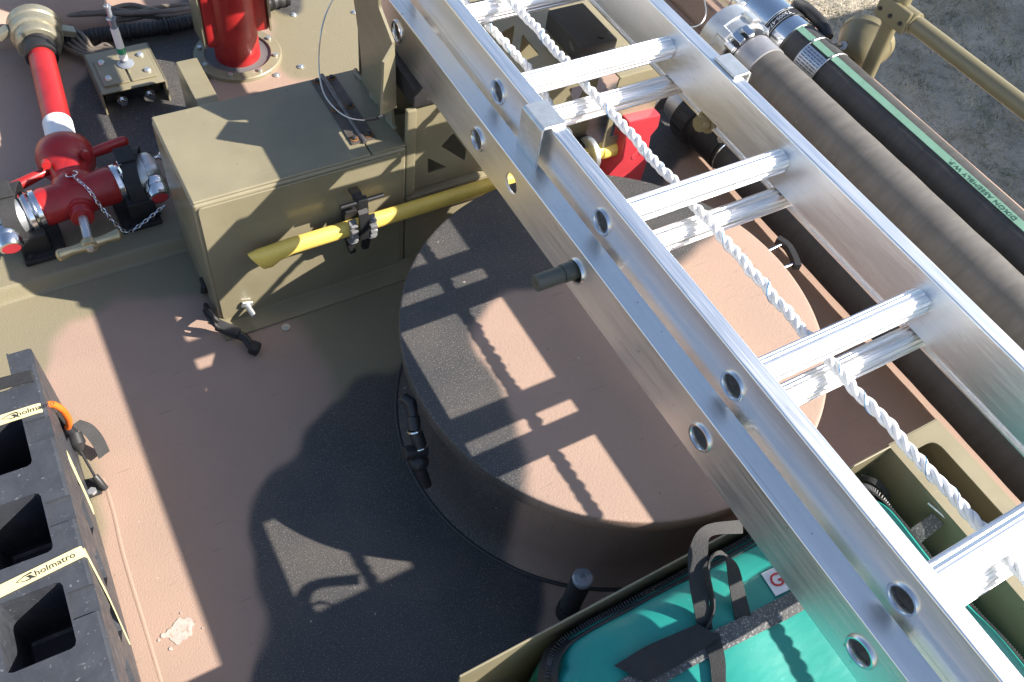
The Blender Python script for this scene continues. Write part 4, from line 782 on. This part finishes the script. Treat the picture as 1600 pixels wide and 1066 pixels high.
# ================================================================ ANTENNA
def antenna():
    z = .088; P = [at(132.5, 86, z), at(230, 65.5, z), at(259, 124, z), at(155, 150, z)]; x0, x1 = (P[0].x + P[3].x) / 2, (P[1].x + P[2].x) / 2; y0, y1 = (P[2].y + P[3].y) / 2, (P[0].y + P[1].y) / 2; cx, cy = (x0 + x1) / 2, (y0 + y1) / 2
    t = thing('antenna_mount', 'small olive bracket box carrying the white whip antenna', 'bracket', (cx, cy, PZ))
    part('cover', B().box((cx, cy, z - .002), (x1 - x0, y1 - y0, .004), bev=.0015).box((x0 + .002, cy, (z + PZ) / 2), (.004, y1 - y0, z - PZ), bev=.001).box((x1 - .002, cy, (z + PZ) / 2), (.004, y1 - y0, z - PZ), bev=.001), M['olive'], t)
    for s in (-1, 1): part('clamp_plate', B().box((cx + s * .030, cy - .008, z + .003), (.056, .098, .005), bev=.0022), M['olive'], t)
    for s in (-1, 1):
        for v in (-1, 1): q = V((cx + s * .043, cy - .006 + v * .030, z + .005)); part('bolt', B().cyl(q, q + V((0, 0, .007)), .0085, .006, n=16, bev=.002), M['galv'], t)
    for s in (-1, 1): part('cable_connector', B().cyl((cx + s * .03, y0 + .05, .056), (cx + s * .03, y0 + .004, .056), .012, n=18, bev=.002).cyl((cx + s * .03, y0 + .01, .056), (cx + s * .03, y0 - .006, .056), .007, n=12), M['chrome'], t)
    part('inner_block', B().box((cx, cy + .01, .052), (x1 - x0 - .02, y1 - y0 - .05, .035), bev=.003), M['blocksteel'], t)
    a = thing('whip_antenna', 'white and clear whip antenna with a green band', 'antenna', (cx + .005, cy, z + .005)); o = V((cx + .005, cy + .004, z + .006)); d = V((-.035, .0, 1)).normalized()
    part('base_skirt', B().lathe([(.019, 0), (.018, .003), (.010, .008), (.008, .018)], o, d, 28), M['clear'], a)
    part('insulator', B().cyl(o + d * .012, o + d * .095, .0088, n=24, bev=.002), M['whitep'], a); part('green_band', B().cyl(o + d * .03, o + d * .045, .0093, n=24), M['green'], a)
    part('collar', B().cyl(o + d * .095, o + d * .115, .0078, n=20, bev=.001).cyl(o + d * .115, o + d * .12, .0105, n=20, bev=.001).cyl(o + d * .12, o + d * .145, .0055, n=16).cyl(o + d * .145, o + d * .15, .0075, n=16), M['clear'], a)
    part('whip', B().cyl(o + d * .14, o + d * 1.2, .0021, .0012, n=10), M['wire'], a)
antenna()
# ================================================================ MONITOR MAST
def mast():
    c = V((-.181, .8475, 0)); t = thing('monitor_mast', 'glossy red vertical mast standing in a round flange', 'mast', (c.x, c.y, PZ))
    part('tube', B().cyl((c.x, c.y, PZ), (c.x, c.y, .62), .0515, n=48), M['red'], t)
    part('upper_sleeve', B().box((c.x - .05, c.y + .01, .36), (.04, .07, .56), bev=.01).box((c.x + .062, c.y + .02, .33), (.03, .06, .48), bev=.004), M['red'], t); part('side_plate', B().box((c.x + .081, c.y + .02, .34), (.006, .075, .5), bev=.001).box((c.x - .073, c.y + .02, .36), (.006, .075, .56), bev=.001), M['olive'], t)
    part('flange_ring', B().lathe([(.074, .008), (.076, .011), (.098, .011), (.1, .009), (.1, 0)], (c.x, c.y, PZ), (0, 0, 1), 64), M['olive'], t)
    part('flange_dish', B().lathe([(.05, .006), (.065, .004), (.074, .0065)], (c.x, c.y, PZ), (0, 0, 1), 64), mat('grey_rubber_seal', (.13, .125, .125), .5, var=.1), t)
    for k in range(8): a = 2 * math.pi * (k + .35) / 8; q = V((c.x + .087 * math.cos(a), c.y + .087 * math.sin(a), PZ + .011)); part('bolt', B().cyl(q, q + V((0, 0, .006)), .0052, n=12, bev=.001), M['galv'], t)
mast()
# ================================================================ CABLES
def cables():
    t = thing('cable_bundle', 'bundle of thin tan cables taped along the far left rib', 'cable', at(120, 30, PZ)); random.seed(5)
    for k in range(9):
        j = lambda a: random.uniform(-a, a); pts = [V((-.57 + j(.01), 1.075 + j(.02), .05 + j(.01))), V((-.50, 1.085 + j(.025), .055 + .008 * (k % 3))), V((-.43, 1.07 + j(.025), .05 + .01 * (k % 3))), V((-.36, 1.05 + j(.02), .05 + .008 * (k % 3))), V((-.28, 1.03 + j(.02), .05 + .006 * (k % 3))), V((-.10, 1.02 + j(.02), .05))]
        part('cable', B().tube(spline(pts, 8), .006, 10), M['cable'], t)
    for k in range(5):
        q = .012 * k; pts = [V((-.555 + q, 1.07, .05)), V((-.535 + q, .99, .05 + .004 * k)), V((-.505 + q * .6, .935 + q * .3, .055)), V((-.47 + q * .4, .90 + q, .06)), V((-.44, .88 + q, .06))]; part('cable', B().tube(spline(pts, 8), .0052, 10), M['cable'], t)
    d = thing('conduit', 'thick black corrugated conduit below the tan cable bundle', 'conduit', at(200, 50, PZ)); P = spline([V((-.56, 1.0, .05)), V((-.45, 1.0, .05)), V((-.33, .985, .05)), V((-.22, .985, .05)), V((0, 1.0, .05))], 40)
    part('conduit_tube', B().tube(P, [.017 + .0016 * math.sin(i * 1.9) for i in range(len(P))], 16), M['rubber'], d)
    for i in (60, 90): part('cable_tie', B().torus(P[i], (1, 0, 0), .019, .002, 24, 6), M['blocksteel'], d)
cables()

# final places and sizes on the deck: groups scaled about the camera, baked
for n_, (x_, y_) in {'standpipe': (-0.6171, 0.5333), 'hold_down_strap': (-0.7317, 0.5116), 'hold_down_strap.001': (-0.5025, 0.5258), 'monitor_mast': (-0.1613, 0.9278), 'cable_bundle': (-0.4673, 1.2959), 'conduit': (-0.3645, 1.2011)}.items(): bpy.data.objects[n_].location = (x_, y_, PZ); bpy.data.objects[n_].scale = (1.045,) * 3
# ================================================================ CRIBBING BLOCK
def cribbing():
    Z = .21; A, C = at(47, 540, Z), at(152, 937, Z); ey = (A - C).normalized(); ey.z = 0; ex = V((ey.y, -ey.x, 0)); t = thing('cribbing_block', 'grey plastic cribbing block with square holes at lower left', 'block', (A.x, A.y, 0))
    L, W_ = .86, .36; ctr = A - ey * L / 2 - ex * W_ / 2; rot = Matrix((ex, ey, V((0, 0, 1)))).transposed()
    def loc(u, v, z): return A + ex * u + ey * v + V((0, 0, z - A.z))
    b = B(); b.box((ctr.x, ctr.y, Z / 2 + .002), (W_, L, Z - .004), rot, bev=.005); me = b.mesh('block_body', M['plastic'], WL[t.name])
    def uv(px, py): q = at(px, py, Z) - A; return q.dot(ex), q.dot(ey)
    cut = B(); per = uv(62, 765)[1] - uv(92, 905)[1]
    u0, v0 = uv(62, 768)[0], uv(62, 768)[1]; u0b, v1 = uv(75, 868)[0], uv(62, 868)[1]; hl = v0 - v1
    for k in range(-2, 7):
        vv = v0 - k * per; 
        for du in (0, -.135): 
            c_ = loc(u0 - .0425 + du, vv - hl / 2, Z / 2 + .06); cut.box(c_, (.085, hl, Z), rot, bev=.008)
        for du in (0, -.135):
            c_ = loc(u0 + .019 + du, vv - hl * .42, Z); cut.box(c_, (.034, hl * .42, .012), rot)
    for k in range(-2, 9):
        vv = v0 - k * per * .62; c_ = loc(.0, vv, Z * .45); q = rot @ Matrix.Rotation(.75, 3, 'X'); cut.box(c_, (.02, .05, .05), q)
    cm = cut.mesh('cut', M['plastic'], WL[t.name]); me = boolean(me, cm)
    for p in me.polygons: p.use_smooth = False
    part('block_body', me, M['plastic'], t)
    # cream elastic bands with print
    def band(p1, p2, p3, lab, txt=True):
        a, c = at(*p1, Z + .002), at(*p2, Z + .002); d = (c - a).normalized(); n = V((-d.y, d.x, 0)); wd = .0085; far = a - d * .2
        e = at(*p3, 0.02); path = [far, a, c - d * .006, c + d * .001 + V((0, 0, -.001)), c + d * .004 + V((0, 0, -.008)), V((c.x, c.y, Z)).lerp(V((e.x, e.y, .02)), .5) + ex * .004, V((e.x, e.y, .02))]
        bt = single('elastic_band', B().ribbon([q + n * wd for q in path], [q - n * wd for q in path], .0016), M['yellowband'], lab, 'band', a, 'cream elastic bands round the cribbing block')
        o3 = a.lerp(c, .42) + V((0, 0, .0012)); part('band_lettering', B().text('holmatro', .0125, o3, d, n, .0002, sx=1.15), M['ink'], bt)
        g = a.lerp(c, .36) + V((0, 0, .0012)); lg = B(); lg.ribbon([g + d * x_ + n * y_ for x_, y_ in ((-.018, 0), (-.006, .0045), (.004, .0055))], [g + d * x_ + n * y_ for x_, y_ in ((-.0165, 0), (-.006, .0033), (.004, .0032))], .0004); lg.ribbon([g + d * x_ + n * y_ for x_, y_ in ((-.018, 0), (-.006, -.0045), (.001, -.0048))], [g + d * x_ + n * y_ for x_, y_ in ((-.0165, 0), (-.006, -.0033), (.001, -.0030))], .0004); lg.ribbon([g + d * x_ + n * y_ for x_, y_ in ((-.004, .002), (.0, -.003), (.008, -.0062))], [g + d * x_ + n * y_ for x_, y_ in ((.001, .002), (.005, -.0025), (.008, -.0060))], .0004); part('band_logo', lg, M['ink'], bt)
    band((0, 657), (62, 637), (145, 797), 'cream band with black print, upper one near the orange rope'); band((0, 924), (127, 862), (200, 1000), 'cream band with black print, lower one over the square holes')
    # orange rope loop
    q = [at(66, 634, .185), at(82, 632, .17), at(97, 640, .15), at(106, 653, .12), at(108, 662, .10), at(106, 668, .085)]; single('carry_rope', B().tube(spline(q, 8), .0054, 10), M['orange'], 'short orange rope handle on the cribbing block flank', 'rope', q[0])
    # black lashing strap with buckle, wire and anchor
    s = thing('lashing_strap', 'black lashing strap with cam buckle holding down the cribbing block', 'strap', at(110, 680, .06)); up = ey * .011
    pts = [at(-40, 612, Z + .003), at(0, 600, Z + .003), at(49, 587, Z + .003), at(54, 589, Z - .004), at(80, 630, .13), at(103, 664, .075)]
    part('webbing', B().ribbon([q + up for q in pts], [q - up for q in pts], .002), M['web'], s)
    bk0, bk1, bk2 = at(106, 663, .07), at(118, 682, .062), at(125, 704, .045)
    part('cam_buckle', B().cyl(bk0 + V((-.006, .004, 0)), bk1, .0085, n=16, bev=.001).tube([bk1 + V((0, .006, 0)), bk1.lerp(bk2, .5), bk2], [.011, .013, .006], 14), M['blocksteel'], s)
    tl = spline([at(116, 662, .066), at(136, 670, .055), at(152, 688, .035), at(163, 711, .012)], 6); part('strap_tail', B().ribbon([q + V((.010, .004, .0)) for q in tl], [q - V((.010, .004, .0)) for q in tl], .002), M['web'], s)
    part('wire_link', B().tube([bk2, at(132, 716, .04), at(148, 744, .03)], .0022, 8), M['blocksteel'], s)
    p = at(147, 768, .004); an = part('anchor_plate', B().prism([at(132, 752, .002), at(149, 748, .002), at(163, 755, .002), at(160, 772, .002), at(140, 780, .002), at(134, 778, .002)], (0, 0, .006), bev=.001).tube([at(148, 744, .03), at(158, 756, .02), at(164, 763, .008)], .006, 10), M['blocksteel'], s); h = at(145, 769, .008); part('anchor_bolt', B().cyl(h, h + V((0, 0, .006)), .0075, n=6, bev=.001), M['castalu'], an)
cribbing()

# ================================================================ NEIGHBOUR WHOSE SHADE FALLS ON THE GRASS
def neighbour():
    x0 = 8.0; t = thing('parked_truck', 'olive canvas backed truck parked on the grass beyond the frame', 'truck', (x0 + 1.2, -1.5, GZ))
    part('cargo_body', B().box((x0 + 1.2, -1.75, GZ + 1.9), (2.4, 5.6, 2.0), bev=.08), M['olive'], t); part('chassis', B().box((x0 + 1.2, -1.6, GZ + .75), (1.2, 8, .25), bev=.02), M['blocksteel'], t)
    part('cab', B().box((x0 + 1.2, -5.1, GZ + 1.75), (2.3, 2.0, 1.7), bev=.12), M['olive'], t); part('windscreen', B().box((x0 + 1.2, -6.11, GZ + 2.1), (1.9, .02, .6)), M['glass'], t)
    for s in (-1, 1):
        for y in (-5.2, -.6, .7): part('wheel', B().cyl((x0 + 1.2 + s * .85, y, GZ + .52), (x0 + 1.2 + s * 1.15, y, GZ + .52), .52, n=28, bev=.05), M['rubber'], t)
neighbour()
